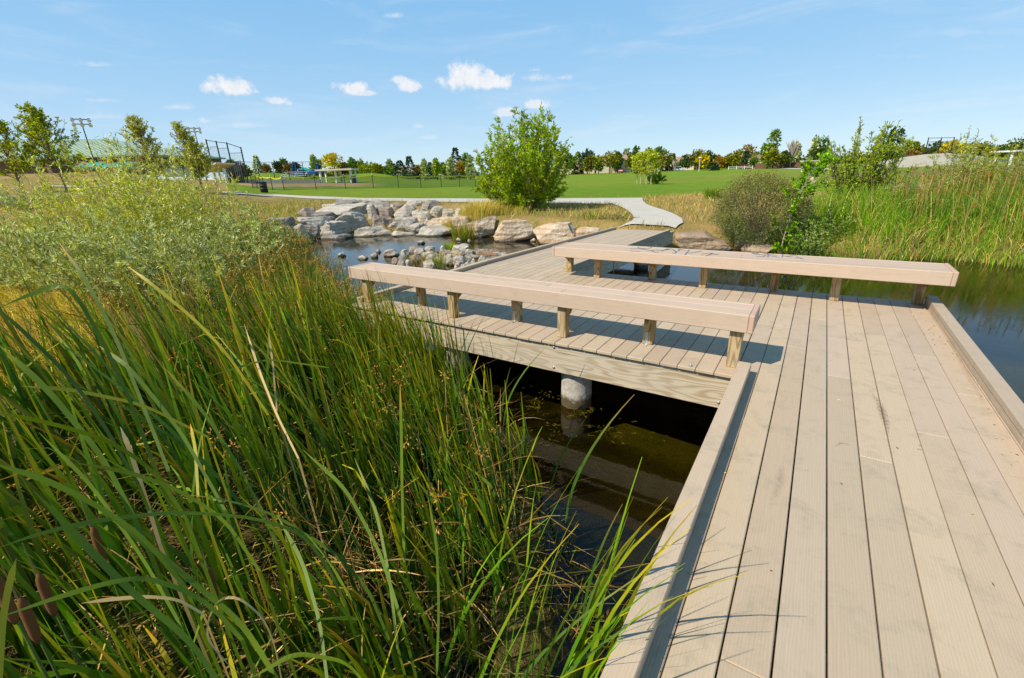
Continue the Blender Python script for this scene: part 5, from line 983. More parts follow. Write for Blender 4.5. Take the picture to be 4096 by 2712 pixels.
for i, (px, dx) in enumerate([(1473, 0), (1481, 0), (1494, 0), (1505, 0)]):
    b = gcol(px, 61 - i); woody('young_tree', ['thin young tree on the left of the row of four in the lawn hollow', 'thin young tree second in the row of four in the lawn hollow', 'thin young tree third in the row of four in the lawn hollow', 'thin young tree on the right of the row of four in the lawn hollow'][i], 'tree', b,
                               ztop(b, [362, 353, 350, 356][i]) - b[2], 1.05, 50, 6, 800, .3, .17, [(.30, .36, .05), (.40, .42, .07), (.22, .28, .04)], 90 + i, 'four thin young trees in the hollow', trunk=.25, rt=.06, up=.8, barkc=(.5, .42, .28))
b = gcol(1518, 60); woody('bush', 'round green bush beside the row of four young trees', 'bush', b, 1.5, 1.2, 40, 6, 1100, .26, .14, [(.13, .21, .03), (.2, .26, .04)], 95, rt=.02)

# ------------------------------------------------------------------ far trees
FG = {'dark': [(.045, .075, .022), (.065, .10, .025), (.03, .055, .02)], 'olive': [(.12, .13, .02), (.16, .16, .02), (.08, .10, .02)], 'yellow': [(.50, .38, .04), (.38, .32, .04), (.28, .26, .04)], 'green': [(.09, .15, .03), (.13, .20, .04), (.07, .12, .03)],
      'lime': [(.22, .27, .05), (.28, .32, .06), (.15, .20, .04)], 'pine': [(.03, .06, .035), (.045, .08, .045), (.02, .045, .03)], 'pale': [(.24, .28, .15), (.30, .33, .18), (.18, .23, .12)], 'orange': [(.28, .17, .04), (.24, .16, .04), (.18, .15, .04)], 'brown': [(.20, .12, .05), (.14, .10, .04), (.12, .12, .04)], 'bare': [(.34, .27, .2), (.28, .22, .16)]}
def fartree(px, yt, wpx, d, kind, shape, seed, label, group='trees beyond the park'):
    rng = np.random.default_rng(seed); b = gcol(px, d); h = max(2.0, ztop(b, yt) - b[2]); R_ = wpx / 2 * mscale(b); name = {'cone': 'conifer_tree', 'pop': 'poplar_tree'}.get(shape, 'broadleaf_tree'); o = empty(name, b, label, 'tree', group)
    lf = max(.28, d * .0036); n = int(min(2800, max(500, 5.2 * 2 * R_ * h / lf ** 2 * .62)))
    if shape == 'cone':
        t = rng.uniform(0, 1, n) ** 1.35; lay = np.floor(t * 13) / 13; r = R_ * (1 - t) ** .85 * (.72 + .4 * ((t - lay) * 13 < .45)) * rng.uniform(.35, 1, n) ** .4; a = rng.uniform(0, 6.28, n); r *= 1 + .22 * np.sin(a * 5 + lay * 40)
        P = np.stack([np.cos(a) * r, np.sin(a) * r, h * (.07 + .93 * t) - r * .22], 1); D = np.stack([np.cos(a), np.sin(a), np.full(n, -.25)], 1) + rng.normal(0, .35, (n, 3)); k = 1.0
    elif shape == 'bare':
        m = 60; a = rng.uniform(0, 6.28, m); tp = np.stack([np.cos(a) * R_ * rng.uniform(.2, 1, m), np.sin(a) * R_ * rng.uniform(.2, 1, m), h * rng.uniform(.6, 1, m)], 1); s0 = np.stack([0 * a, 0 * a, h * rng.uniform(.1, .5, m)], 1); s = np.linspace(0, 1, 4)
        mb = MB(); tubes(mb, b + s0[:, None] + (tp - s0)[:, None] * s[None, :, None], np.full((m, 4), .05 * d / 100), np.tile((.4, .33, .26), (m, 1))); mb.build('crown', M['bark'], o)
        mb = MB(); tube(mb, [b - [0, 0, .3], b + [0, 0, h * .6]], [h * .02, .05], 6, (.3, .25, .2)); mb.build('trunk', M['bark'], o); return o
    else:
        nl = {'pop': 9, 'round': 11, 'wide': 14}[shape]; c = []; lo = {'pop': .12, 'round': .28, 'wide': .3}[shape]
        for i in range(nl):
            tz = rng.uniform(lo + .08, .86); w = math.sin(math.pi * min(1, max(0, (tz - lo) / (1.02 - lo))) ** .8) * .62; a = rng.uniform(0, 6.28); q = rng.uniform(.2, 1) * w; c.append((math.cos(a) * q * R_, math.sin(a) * q * R_, tz * h, R_ * rng.uniform(.34, .55), h * rng.uniform(.12, .19) * (1.5 if shape == 'pop' else 1)))
        c.append((0, 0, h * .88, R_ * .26, h * .12)); c = np.array(c); i = rng.integers(0, len(c), n); v = rng.normal(size=(n, 3)); v /= np.linalg.norm(v, axis=1, keepdims=True); q = rng.uniform(.3, 1, n) ** .45
        P = c[i, :3] + v * (q[:, None] * np.stack([c[i, 3], c[i, 3], c[i, 4]], 1)); D = v + rng.normal(0, .6, v.shape); k = 1.0
    C = pick(rng, FG[kind], n, None, .25)
    if kind not in ('pine', 'bare'): C *= (.75 + .5 * (vnoise(P[:, 0] + seed, P[:, 1] + P[:, 2], R_ * .6, seed) + .5))[:, None]
    mb = MB(); leaves(mb, b + P, D, lf * 1.5 * rng.uniform(.6, 1.3, n), lf * rng.uniform(.6, 1.2, n), C, rng, .15); mb.build('crown', M['far'], o)
    mb = MB(); tube(mb, [b - [0, 0, .4], b + [0, 0, h * .3], b + [R_ * .05, 0, h * .6]], [h * .022 + .05, h * .016 + .03, .04], 6, (.16, .12, .09)); mb.build('trunk', M['bark'], o)
    return o
FT = [  # px, top row, width, depth, foliage, shape, label   (left to right)
 (601, 361, 17, 150, 'pale', 'cone', 'grey-green thin conifer on the hill left of the park berm'), (618, 382, 26, 150, 'brown', 'round', 'low brownish scrub tree beside the thin conifer on the hill'), (567, 384, 28, 110, 'olive', 'round', 'small olive tree behind the ball field fence, right of the backstop'),
 (545, 372, 26, 140, 'green', 'round', 'dark tree showing through the backstop panel'), (649, 377, 20, 150, 'dark', 'round', 'dark green tree left of the tree with a reddish side, above the berm'), (661, 373, 18, 155, 'green', 'pop', 'grey-green narrow tree in the first clump above the berm'), (668, 380, 16, 140, 'brown', 'round', 'rusty small tree in the first clump above the berm'),
 (688, 379, 28, 150, 'pine', 'round', 'dark blue-green round tree left of the playground'), (731, 362, 13, 160, 'pale', 'pop', 'pale slender poplar left of the yellow tree'), (739, 371, 24, 150, 'green', 'round', 'dark green tree touching the left of the yellow tree'), (773, 357, 46, 150, 'yellow', 'wide', 'bright golden yellow broad tree behind the field shelter'),
 (798, 378, 24, 152, 'brown', 'round', 'brownish tree on the right of the golden one'), (819, 369, 20, 150, 'green', 'pop', 'tall bluish-green poplar behind the berm'), (828, 377, 14, 155, 'green', 'pop', 'shorter poplar next to the bluish-green one'), (838, 373, 16, 150, 'lime', 'pop', 'lime poplar left of the wide willow-green trees'),
 (860, 379, 40, 150, 'lime', 'wide', 'wide yellow-green tree in the middle of the left tree line'), (876, 384, 26, 145, 'olive', 'round', 'olive tree against the wide yellow-green one'), (898, 388, 30, 145, 'green', 'round', 'bushy bright green tree before the blue conifer'), (905, 372, 20, 165, 'pale', 'pop', 'grey-green poplar tips above the bushy green tree'),
 (927, 372, 32, 150, 'pine', 'cone', 'blue-green conifer, left one of the pair'), (951, 362, 30, 145, 'pine', 'cone', 'tall dark spruce, right one of the pair'), (970, 386, 17, 150, 'brown', 'round', 'rusty round tree right of the tall dark spruce'), (985, 371, 17, 120, 'pale', 'pop', 'pale narrow tree, first of three nearer ones'),
 (997, 377, 20, 160, 'pine', 'cone', 'dark conifer between the pale narrow trees'), (1012, 370, 17, 120, 'lime', 'pop', 'pale narrow tree, second of three nearer ones'), (1028, 379, 26, 155, 'green', 'round', 'green round tree behind the second pale narrow one'), (1044, 366, 24, 115, 'pale', 'pop', 'pale wider tree, third of three nearer ones'),
 (1057, 343, 28, 150, 'pine', 'cone', 'tallest dark spruce left of the big bush'), (1068, 376, 26, 140, 'orange', 'round', 'orange-brown tree below the tallest spruce'), (1080, 356, 26, 150, 'green', 'round', 'green tree right of the tallest spruce'), (1088, 368, 20, 118, 'pale', 'pop', 'pale tree partly behind the big bush'),
 (1316, 358, 26, 200, 'dark', 'round', 'dark tree just right of the big bush'), (1336, 353, 20, 205, 'pine', 'cone', 'dark pine second from the big bush'), (1358, 349, 36, 200, 'pine', 'round', 'broad dark pine of the right tree line'), (1362, 364, 34, 188, 'olive', 'round', 'dull olive tree in front of the broad dark pine'),
 (1384, 364, 18, 205, 'lime', 'round', 'small yellow-green tree left of the two-storey house'), (1409, 352, 38, 185, 'olive', 'wide', 'dark spreading tree in front of the two-storey house'), (1428, 357, 20, 210, 'dark', 'pop', 'dark narrow tree right of the spreading one'), (1447, 346, 20, 220, 'pale', 'pop', 'pale poplar, left of two above the garage'),
 (1468, 343, 18, 220, 'green', 'pop', 'grey-green poplar, right of two above the garage'), (1460, 363, 28, 190, 'olive', 'round', 'yellowish dark tree above the wooden garage'), (1500, 346, 26, 215, 'lime', 'pop', 'light green poplars behind the four young trees'), (1521, 342, 28, 210, 'green', 'round', 'tall green tree right of the four young trees'),
 (1530, 355, 38, 195, 'olive', 'wide', 'broad olive tree behind the white-walled house'), (1552, 356, 24, 215, 'dark', 'cone', 'dark conifer above the silver car'), (1560, 371, 13, 185, 'bare', 'bare', 'thin leafless tree beside the silver car'), (1584, 361, 30, 200, 'dark', 'round', 'dark tree right of the silver car'), (1611, 348, 32, 195, 'olive', 'wide', 'olive and gold tree left of the tall lamp'),
 (1622, 360, 24, 190, 'yellow', 'round', 'golden-olive tree behind the tall lamp'), (1634, 352, 36, 200, 'dark', 'round', 'dark green tree right of the tall lamp'), (1652, 378, 12, 170, 'pine', 'cone', 'little dark conifer standing on the lawn edge'), (1657, 362, 18, 205, 'orange', 'pop', 'pinkish orange narrow tree'), (1664, 367, 18, 195, 'orange', 'round', 'bright orange small tree'),
 (1682, 360, 26, 205, 'olive', 'round', 'dull olive tree right of the orange one'), (1702, 350, 46, 200, 'olive', 'wide', 'wide olive-yellow tree above the red truck'), (1724, 337, 36, 205, 'orange', 'wide', 'tallest orange-brown crown of the right tree line'), (1722, 349, 16, 192, 'pine', 'cone', 'slim dark cypress-like tree before the orange-brown crown'),
 (1743, 354, 34, 195, 'olive', 'wide', 'olive orange tree left of the white gabled house'), (1742, 368, 16, 180, 'green', 'round', 'small bushy green tree by the white gabled house'), (1782, 306, 38, 170, 'green', 'pop', 'big tall cottonwood standing above the wooden fence'), (1765, 338, 20, 175, 'green', 'pop', 'smaller cottonwood on the left of the tall one'),
 (1783, 346, 42, 160, 'olive', 'wide', 'dark olive tree in front of the tall cottonwood'), (1826, 322, 24, 165, 'bare', 'bare', 'bare pale tree with upright twigs beyond the sapling'), (1836, 332, 14, 170, 'pale', 'pop', 'thin pale poplar right of the bare tree'), (1810, 352, 30, 165, 'dark', 'round', 'dark low tree under the bare pale one'),
 (1877, 322, 22, 165, 'pale', 'pop', 'grey-green poplar left of the small bank tree'), (1899, 324, 26, 165, 'green', 'pop', 'green poplar touching the small bank tree'), (1890, 345, 44, 155, 'dark', 'wide', 'dark low tree below the pair of poplars'), (2026, 303, 30, 130, 'green', 'pop', 'dark green poplar right behind the small bank tree'),
 (2048, 305, 15, 135, 'dark', 'pop', 'narrow dark poplar beside its wider neighbour'), (2067, 303, 30, 130, 'dark', 'pop', 'dark windblown poplar standing free on the right'), (2045, 345, 50, 125, 'dark', 'wide', 'low dark tree mass under the right poplars'), (2093, 331, 34, 120, 'green', 'round', 'round green tree right of the windblown poplar'),
 (2109, 331, 26, 118, 'olive', 'round', 'yellow-topped olive tree before the far backstop'), (2100, 350, 26, 110, 'brown', 'round', 'brown low tree above the concrete slope'), (2160, 328, 40, 115, 'dark', 'round', 'dark round tree in front of the far backstop'), (2195, 327, 36, 110, 'yellow', 'round', 'orange-yellow tree right of the far backstop'),
 (2168, 352, 30, 105, 'orange', 'round', 'small orange tree above the concrete slope'), (2220, 334, 44, 110, 'lime', 'wide', 'yellow-green wide tree behind the wispy willows'), (2262, 333, 44, 112, 'olive', 'wide', 'olive wide tree behind the bare shrub'), (2300, 340, 34, 115, 'dark', 'round', 'dark tree left of the far shelter roof'), (2356, 323, 60, 110, 'dark', 'wide', 'big dark tree at the right edge behind the far shelter')]
for i, (px, yt, w, d, kd, sh, lab) in enumerate(FT): fartree(px, yt - 1.5, w * 1.3, d, kd, sh, 1000 + i, lab)
# distant hedge-like mass closing the gaps low on the horizon
mb = MB(); rng = np.random.default_rng(4)
P = []
for px in np.arange(560, 2368, 2.0):
    if 1100 < px < 1300: continue
    d = 235 if px < 2000 else 180; b = gcol(px, d); m = 26; hh = (3.2 + 1.2 * math.sin(px * .09) + 1.0 * math.sin(px * .23)) * (1 if px > 700 else .7); q = np.tile(b, (m, 1)) + rng.normal(0, 1, (m, 3)) * [1.5, 1.5, 0]; q[:, 2] += rng.uniform(0, hh, m); P.append(q)
P = np.concatenate(P); leaves(mb, P, rng.normal(size=P.shape), 1.3, 1.0, pick(rng, FG['dark'] + FG['olive'], len(P)), rng); tag(mb.build('distant_woods', M['far']), 'low dark woods closing the horizon behind the separate trees', 'woods', None, 'stuff')

# ------------------------------------------------------------------ far buildings and sport field things
def fr(px, d):                                   # frame at a far spot: base point, right and away directions
    b = gcol(px, d); u = np.array([b[0], b[1]]); u = u / np.linalg.norm(u); return b, np.array([u[1], -u[0], 0]), np.array([u[0], u[1], 0])
def rotm(r, f): return np.stack([r, f, [0, 0, 1]], 1)
def lbox(mb, b, r, f, c, s, **k): box(mb, b + r * c[0] + f * c[1] + np.array([0, 0, c[2]]), s, rotm(r, f), k.pop('bev', .01), **k)
def gable(mb, b, r, f, x0, x1, y0, y1, z, rise, along='x', th=.18, ov=.5, col=(1, 1, 1)):
    x0 -= ov; x1 += ov; y0 -= ov; y1 += ov
    if along == 'x': pts = [(x0, y0, z), (x1, y0, z), (x1, y1, z), (x0, y1, z), (x0, (y0 + y1) / 2, z + rise), (x1, (y0 + y1) / 2, z + rise)]; Fc = [[0, 1, 5, 4], [2, 3, 4, 5], [0, 4, 3], [1, 2, 5], [0, 3, 2, 1]]
    else: pts = [(x0, y0, z), (x1, y0, z), (x1, y1, z), (x0, y1, z), ((x0 + x1) / 2, y0, z + rise), ((x0 + x1) / 2, y1, z + rise)]; Fc = [[0, 4, 5, 3], [1, 2, 5, 4], [0, 1, 4], [2, 3, 5], [0, 3, 2, 1]]
    mb.add([b + r * p[0] + f * p[1] + np.array([0, 0, p[2]]) for p in pts], Fc, col)
def house(px, d, w, hw, rise, lab, wall, along='x', wins=((-.3, .5), (.25, .5)), garage=None, dep=8):
    b, r, f = fr(px, d); o = empty('house', b, lab, 'house', 'houses across the lawn'); w2 = w / 2
    m = MB(); lbox(m, b, r, f, (0, dep / 2, hw / 2 - .3), (w, dep, hw + .6), bev=.02, col=wall)
    if along == 'y': m.add([b + r * p[0] + f * p[1] + np.array([0, 0, p[2]]) for p in [(-w2, .01, hw), (w2, .01, hw), (0, .01, hw + rise * .95)]], [[0, 1, 2]], wall)
    m.build('wall', M['beige'], o); m = MB(); gable(m, b, r, f, -w2, w2, 0, dep, hw, rise, along); m.build('roof', M['shingle'], o)
    for x, z in wins:
        m = MB(); lbox(m, b, r, f, (x * w, -.03, z * hw), (1.5, .06, 1.1)); wi = m.build('window', M['white'], o); m = MB(); lbox(m, b, r, f, (x * w, -.07, z * hw), (1.25, .04, .88)); m.build('pane', M['glass'], wi)
    if garage is not None: m = MB(); lbox(m, b, r, f, (garage * w, -.04, 1.15), (3.2, .08, 2.3)); m.build('garage_door', M['orange'] if wall[2] < .6 else M['white'], o)
    else: m = MB(); lbox(m, b, r, f, (0.02 * w, -.04, 1.05), (1, .08, 2.1)); m.build('door', M['shingle'], o)
    return o
house(1412, 212, 12.5, 5.2, 2.2, 'two-storey tan house half hidden by the dark spreading tree', (1, 1, .95), 'x', ((-.35, .25), (-.3, .75), (.36, .75), (.2, .25)))
house(1447, 214, 9, 2.6, 1.7, 'low house wing with an orange wooden garage, right of the two-storey one', (.9, .75, .6), 'x', (), .2)
house(1500, 208, 9, 3, 2.2, 'white-walled house behind the four young trees', (1.25, 1.2, 1.15), 'y', ((.3, .55),)); house(1560, 218, 16, 3.2, 2.6, 'low white house with tan gable behind the silver car', (1.2, 1.15, 1.05), 'x', ((-.35, .5), (.1, .5), (.35, .5)), -.12)
house(1765, 185, 11, 3.4, 2.6, 'white gabled house left of the tall cottonwood', (1.3, 1.3, 1.35), 'y', ((-.2, .6), (.25, .5))); house(1335, 214, 15, 3, 2, 'low cream house under the pines near the big bush', (1.1, 1.0, .8), 'x', ((-.3, .5), (.1, .5), (.3, .5)))
house(997, 215, 9, 3, 2, 'small tan house between the pale narrow trees', (.75, .6, .5), 'y', ((0, .4),)); house(1030, 205, 8, 3, 2.6, 'orange-roofed house right of the small tan one', (.9, .8, .7), 'x', ((0, .5),)); house(900, 205, 12, 3, 2, 'grey roofed house low behind the bushy green tree', (.95, .9, .9), 'x', ((.2, .5),)); house(951, 200, 9, 2.8, 1.8, 'tan house under the tall dark spruce', (.9, .7, .55), 'x', ((.25, .5),))
def car(px, d, L, paintm, lab, suv=True, turn=0):
    b, r, f = fr(px, d); r, f = r * math.cos(turn) + f * math.sin(turn), f * math.cos(turn) - r * math.sin(turn); o = empty('parked_car', b, lab, 'car', 'cars parked by the far houses'); W_ = 1.8
    def prof(m, pts, w, col=(1, 1, 1)):
        n = len(pts); V = [b + r * x + f * s * w / 2 + np.array([0, 0, z]) for s in (-1, 1) for x, z in pts]; m.add(V, [list(range(n))[::-1], list(range(n, 2 * n))] + [[i, (i + 1) % n, n + (i + 1) % n, n + i] for i in range(n)], col)
    h = 1.7 if suv else 1.42; l = L / 2
    m = MB(); prof(m, [(-l, .35), (l, .35), (l, .75), (l * .92, .95), (l * .45, 1.02), (l * .2, h), (-l * .72, h), (-l * .95, 1.02), (-l, .8)], W_); body = m.build('body', M[paintm], o)
    m = MB(); prof(m, [(l * .38, 1.04), (l * .17, h - .1), (-l * .68, h - .1), (-l * .88, 1.04)], W_ + .03); m.build('window', M['glass'], o)
    for x in (-l * .62, l * .62):
        for s in (-1, 1):
            m = MB(); c = b + r * x + f * s * (W_ / 2 - .05) + np.array([0, 0, .34]); tube(m, [c - f * .11, c + f * .11], .34, 14); wl = m.build('wheel', M['rubber'], o); m = MB(); tube(m, [c - f * .125, c + f * .125], .19, 10); m.build('rim', M['alu'], wl)
    for s in (-1, 1): m = MB(); lbox(m, b, r, f, (l * .985, s * .6, .72), (.05, .3, .14)); m.build('headlight', M['lens'], o)
car(1571, 196, 4.7, 'silver', 'silver SUV parked on the lawn edge before the white house'); car(1439, 205, 4.3, 'red', 'dark red car parked by the orange wooden garage', False, 1.2); car(1728, 186, 5.2, 'red', 'red pickup-like vehicle behind the white rail fence'); car(981, 190, 4.6, 'white', 'white car left of the small tan house', False)
car(992, 192, 4.6, 'white', 'white car parked closest to the small tan house', False)
def posts_fence(name, lab, x0, x1, d, step, hgt, pw, rails, m, cat='fence', solid=False, d2=None):
    d2 = d2 or d; a = gcol(x0, d); o = empty(name, a, lab, cat); A = gcol(x0, d); B = gcol(x1, d2); L = np.linalg.norm((B - A)[:2]); n = max(1, int(L / step)); P = []
    for i in range(n + 1):
        p = A + (B - A) * i / n; p[2] = float(gz(p[0], p[1])); P.append(p); q = MB(); beam(q, p - [0, 0, .2], p + [0, 0, hgt], pw, pw, .005); q.build('post', M[m], o)
    q = MB()
    for i in range(n):
        if solid: beam(q, P[i] + [0, 0, hgt * .5], P[i + 1] + [0, 0, hgt * .5], pw * .3, hgt * .95, .005)
        else:
            for z, t in rails: beam(q, P[i] + [0, 0, z], P[i + 1] + [0, 0, z], pw * .4, t, .005)
    q.build('board_panel' if solid else 'rail', M[m], o); return o, P
posts_fence('wooden_fence', 'brown board fence below the tall cottonwood', 1745, 1915, 172, 2.4, 1.8, .16, (), 'fencewood', solid=True, d2=160); posts_fence('rail_fence', 'white rail fence in front of the red vehicle', 1684, 1740, 178, 2.6, 1.2, .18, ((.55, .16), (1.0, .16)), 'white')
def pole_lamp(px, d, ytop, lab):
    b = gcol(px, d); h = ztop(b, ytop) - b[2]; o = empty('street_lamp', b, lab, 'street lamp'); m = MB(); tube(m, [b, b + [0, 0, h]], [.12, .08], 8); m.build('pole', M['alu'], o); m = MB(); tube(m, [b + [0, 0, h], b + [0, 0, h + .12], b + [0, 0, h + .35]], [.15, .62, .3], 10); m.build('lamp_head', M['white'], o)
pole_lamp(1616, 165, 366, 'pale street lamp standing at the far edge of the lawn')
def flood(px, d, ytop, lab, spots, s=1.0):
    b, r, f = fr(px, d); h = ztop(b, ytop) - b[2]; o = empty('floodlight_pole', b, lab, 'floodlight', 'ball field floodlights'); m = MB(); tube(m, [b - [0, 0, .5], b + [0, 0, h]], [.19 * s, .11 * s], 10); m.build('pole', M['black'], o)
    for k, z in enumerate((h - .15, h - 1.45 * s)):
        m = MB(); beam(m, b + r * -1.75 * s + [0, 0, z], b + r * 1.75 * s + [0, 0, z], .1, .1); m.build('crossarm', M['black'], o)
        for x in (-1.65, 0, 1.65) if spots > 4 or k == 0 else (1.65,):
            c = b + r * x * s + [0, 0, z] ; m = MB(); dirv = f * -.75 + np.array([0, 0, -.45]); tube(m, [c + f * .3 * s, c + f * .05, c + dirv * .75 * s], [.14 * s, .2 * s, .44 * s], 12); lp = m.build('floodlight', M['alu'], o, True)
            m = MB(); q = c + dirv * .76 * s; tube(m, [q, q + dirv * .05], [.42 * s, .1], 12); m.build('lens', M['lens'], lp); m = MB(); lbox(m, c, r, f, (0, .28 * s, .05), (.5 * s, .45 * s, .45 * s)); m.build('ballast_box', M['black'], lp)
flood(227, 66, 273, 'tallest black floodlight pole in front of the green roof', 6, .5); flood(231, 110, 322, 'farther thin floodlight pole just right of the tallest one', 6, .5); flood(479, 75, 294, 'floodlight pole half hidden by the airy tree near the backstop', 6, .42)

def green_building():
    d = 88; g = lambda px, py, dd=d: P3(px, py, dd); b = gcol(190, d); o = empty('park_building', b, 'long brick park building with a light green metal hip roof', 'building')
    zb = g(190, 395)[2] - .6; R0 = g(330, 366, d); L0 = g(-190, 348, d); ze = (g(322, 366)[2] + g(20, 356)[2]) / 2; r = (R0 - L0); r[2] = 0; Lh = np.linalg.norm(r); r /= Lh; f = np.array([-r[1], r[0], 0]); A = np.array([L0[0], L0[1], 0.])
    def q(x, y, z): return A + r * x + f * y + np.array([0, 0, z])
    D = 26; m = MB(); c = q(Lh / 2, D / 2 + 1.2, (zb + ze) / 2); box(m, c, (Lh - 3, D - 2, ze - zb), rotm(r, f), .02); m.build('wall', M['brick'], o)
    zr = g(205, 321, d + 12)[2]; x1 = np.dot(g(238, 323, d + 12) - A, r); x2 = np.dot(g(42, 312, d + 12) - A, r)
    m = MB(); V = [q(0, 0, ze), q(Lh, 0, ze), q(Lh, D, ze), q(0, D, ze), q(x2 * .45, D / 2, zr), q(x1, D / 2, zr), q(0, 0, ze - .3), q(Lh, 0, ze - .3), q(Lh, D, ze - .3), q(0, D, ze - .3)]
    m.add(V, [[0, 1, 5, 4], [1, 2, 5], [2, 3, 4, 5], [3, 0, 4], [6, 7, 1, 0], [7, 8, 2, 1], [9, 6, 0, 3], [9, 8, 7, 6]])
    for x in np.arange(1.0, Lh, 1.0):                 # standing seams follow the slope
        t = min(1, x / max(x2 * .45, .1)) if x < x2 * .45 else (1 if x < x1 else (Lh - x) / (Lh - x1)); y = t * D / 2; beam(m, q(x, .02, ze + .03), q(x, y, ze + (zr - ze) * t + .03), .05, .07, .01, (.86, .9, .86))
    m.build('roof', M['roofgreen'], o)
    for px, w, hh, dz in ((225, 2.6, 1.5, 0), (170, 3, 1.6, 0), (128, 2.5, 1.5, 0), (60, 3, 1.5, 0), (292, 3.6, 1.6, 0)):
        x = np.dot(g(px, 385) - A, r); m = MB(); box(m, q(x, 1.17, zb + 2.4), (w, .08, hh), rotm(r, f)); wi = m.build('window', M['white'], o); m = MB(); box(m, q(x, 1.11, zb + 2.4), (w - .25, .06, hh - .25), rotm(r, f)); m.build('pane', M['glass'], wi)
    for px in (108, 232, 306, 318): x = np.dot(g(px, 385) - A, r); m = MB(); box(m, q(x, .7, (zb + ze) / 2), (.8, .8, ze - zb - .1), rotm(r, f), .03); m.build('brick_pillar', M['brick'], o)
    for px, w, lab in ((273, 5.5, 'bright teal low canopy in front of the green roofed building'), (208, 4.2, 'smaller teal canopy left of the brighter one')):
        p = P3(px, 384, d - 3); e = empty('canopy', (p[0], p[1], p[2] - 1.8), lab, 'canopy', 'teal canopies by the park building'); m = MB(); box(m, p, (w, 2.2, .5), rotm(r, f) @ np.array(Matrix.Rotation(.35, 3, 'X')), .05); m.build('top', M['teal'], e)
        for s in (-1, 1): m = MB(); tube(m, [p + r * s * w * .45 - [0, 0, 2.2], p + r * s * w * .45], .06, 6); m.build('post', M['alu'], e)
green_building()

def shelter(px0, px1, yt, d, lab, slope=.0, dep=3.2, hcol='beige', nposts=3, grp=None, ang=0.):
    A = gcol(px0, d); B = gcol(px1, d); z = (A[2] + B[2]) / 2; r = B - A; r[2] = 0; L = np.linalg.norm(r); r /= L; f = np.array([-r[1], r[0], 0]); c = (A + B) / 2; c[2] = z; h = ztop(c, yt) - z; o = empty('field_shelter', c, lab, 'shelter', grp)
    R_ = rotm(r, f) @ np.array(Matrix.Rotation(slope, 3, 'X')); m = MB(); box(m, c + [0, 0, h - .12] + f * dep * .3, (L + .8, dep, .2), R_, .02); m.build('roof', M[hcol], o)
    for i in range(nposts):
        for y in (0, dep * .62): m = MB(); p = A + r * (L * i / (nposts - 1)) + f * y; p[2] = z - .3; beam(m, p, [p[0], p[1], z + h - .2 - slope * y * 0], .22, .22, .01); m.build('post', M['white' if hcol == 'beige' else hcol], o)
    m = MB(); box(m, c + f * dep * .55 + [0, 0, .45], (L * .8, .35, .06), rotm(r, f)); m.build('seat', M['alu'], o); m = MB(); box(m, c + f * dep * .66 + [0, 0, .75], (L * .8, .06, .3), rotm(r, f)); m.build('backrest', M['alu'], o)
    return o, c, r, f, h
shelter(744, 814, 390.5, 64, 'open beige-roofed dugout shelter on white posts by the infield', grp='field shelters'); shelter(1868, 1905, 370, 95, 'small tan-roofed shelter seen between the sapling and the small tree', grp='field shelters'); shelter(2332, 2395, 346, 60, 'white flat roof of a field shelter at the right edge', hcol='white', grp='field shelters')
def chain(mb, A, B, z0, z1, sp=.22, w=.012, col=(1, 1, 1)):
    """woven wire between two upright lines"""
    L = np.linalg.norm(B - A); r = (B - A) / L; hgt = z1 - z0
    def seg(a, b): 
        n = np.cross(r, [0, 0, 1.]); dd = (b - a) / np.linalg.norm(b - a); s = np.cross(dd, n) * w / 2; mb.add([a - s, b - s, b + s, a + s], [[0, 1, 2, 3]], col)
    k = -hgt
    while k < L:
        x0 = max(0, k); y0 = x0 - k; x1 = min(L, k + hgt); y1 = x1 - k
        if x1 - x0 > .02: seg(A + r * x0 + [0, 0, z0 + y0], A + r * x1 + [0, 0, z0 + y1]); seg(A + r * x0 + [0, 0, z1 - y0], A + r * x1 + [0, 0, z1 - y1])
        k += sp
def up(p, z): return np.array([p[0], p[1], z])
def backstop(lab, cols, d, yt, yb, arms, ang=None, screens=()):
    b = gcol(cols[0], d); o = empty('backstop', b, lab, 'backstop', 'ball field backstops'); Ps = []
    for i, c in enumerate(cols):
        p = gcol(c, d); zt = P3(*proj((p[0], p[1], ztop(p, yt[i]))), d)[2]; zt = ztop(p, yt[i]); Ps.append((p, zt)); m = MB(); tube(m, [p - [0, 0, .5], up(p, zt)], .085, 8); m.build('post', M['black'], o)
    for i in range(len(Ps) - 1):
        (p, z), (q, w) = Ps[i], Ps[i + 1]; zz = min(z, w) - .7; g0 = max(p[2], q[2]); m = MB()
        for zr in (zz, g0 + (zz - g0) * .55, g0 + .1): tube(m, [up(p, zr), up(q, zr)], .035, 6)
        tube(m, [up(p, z - .1), up(q, w - .1)], .05, 6); m.build('rail', M['black'], o); m = MB(); chain(m, up(p, 0), up(q, 0), g0 + .1, zz); m.build('wire_mesh', M['black'], o)
    return o, Ps
backstop('tall black wire backstop panels behind the left dugout', [500, 522, 545, 574.5], 66, [322, 326, 329, 340], 425, True); backstop('distant backstop frame beyond the concrete slope at right', [2131, 2161, 2190], 92, [318, 317.5, 317], 350, True)
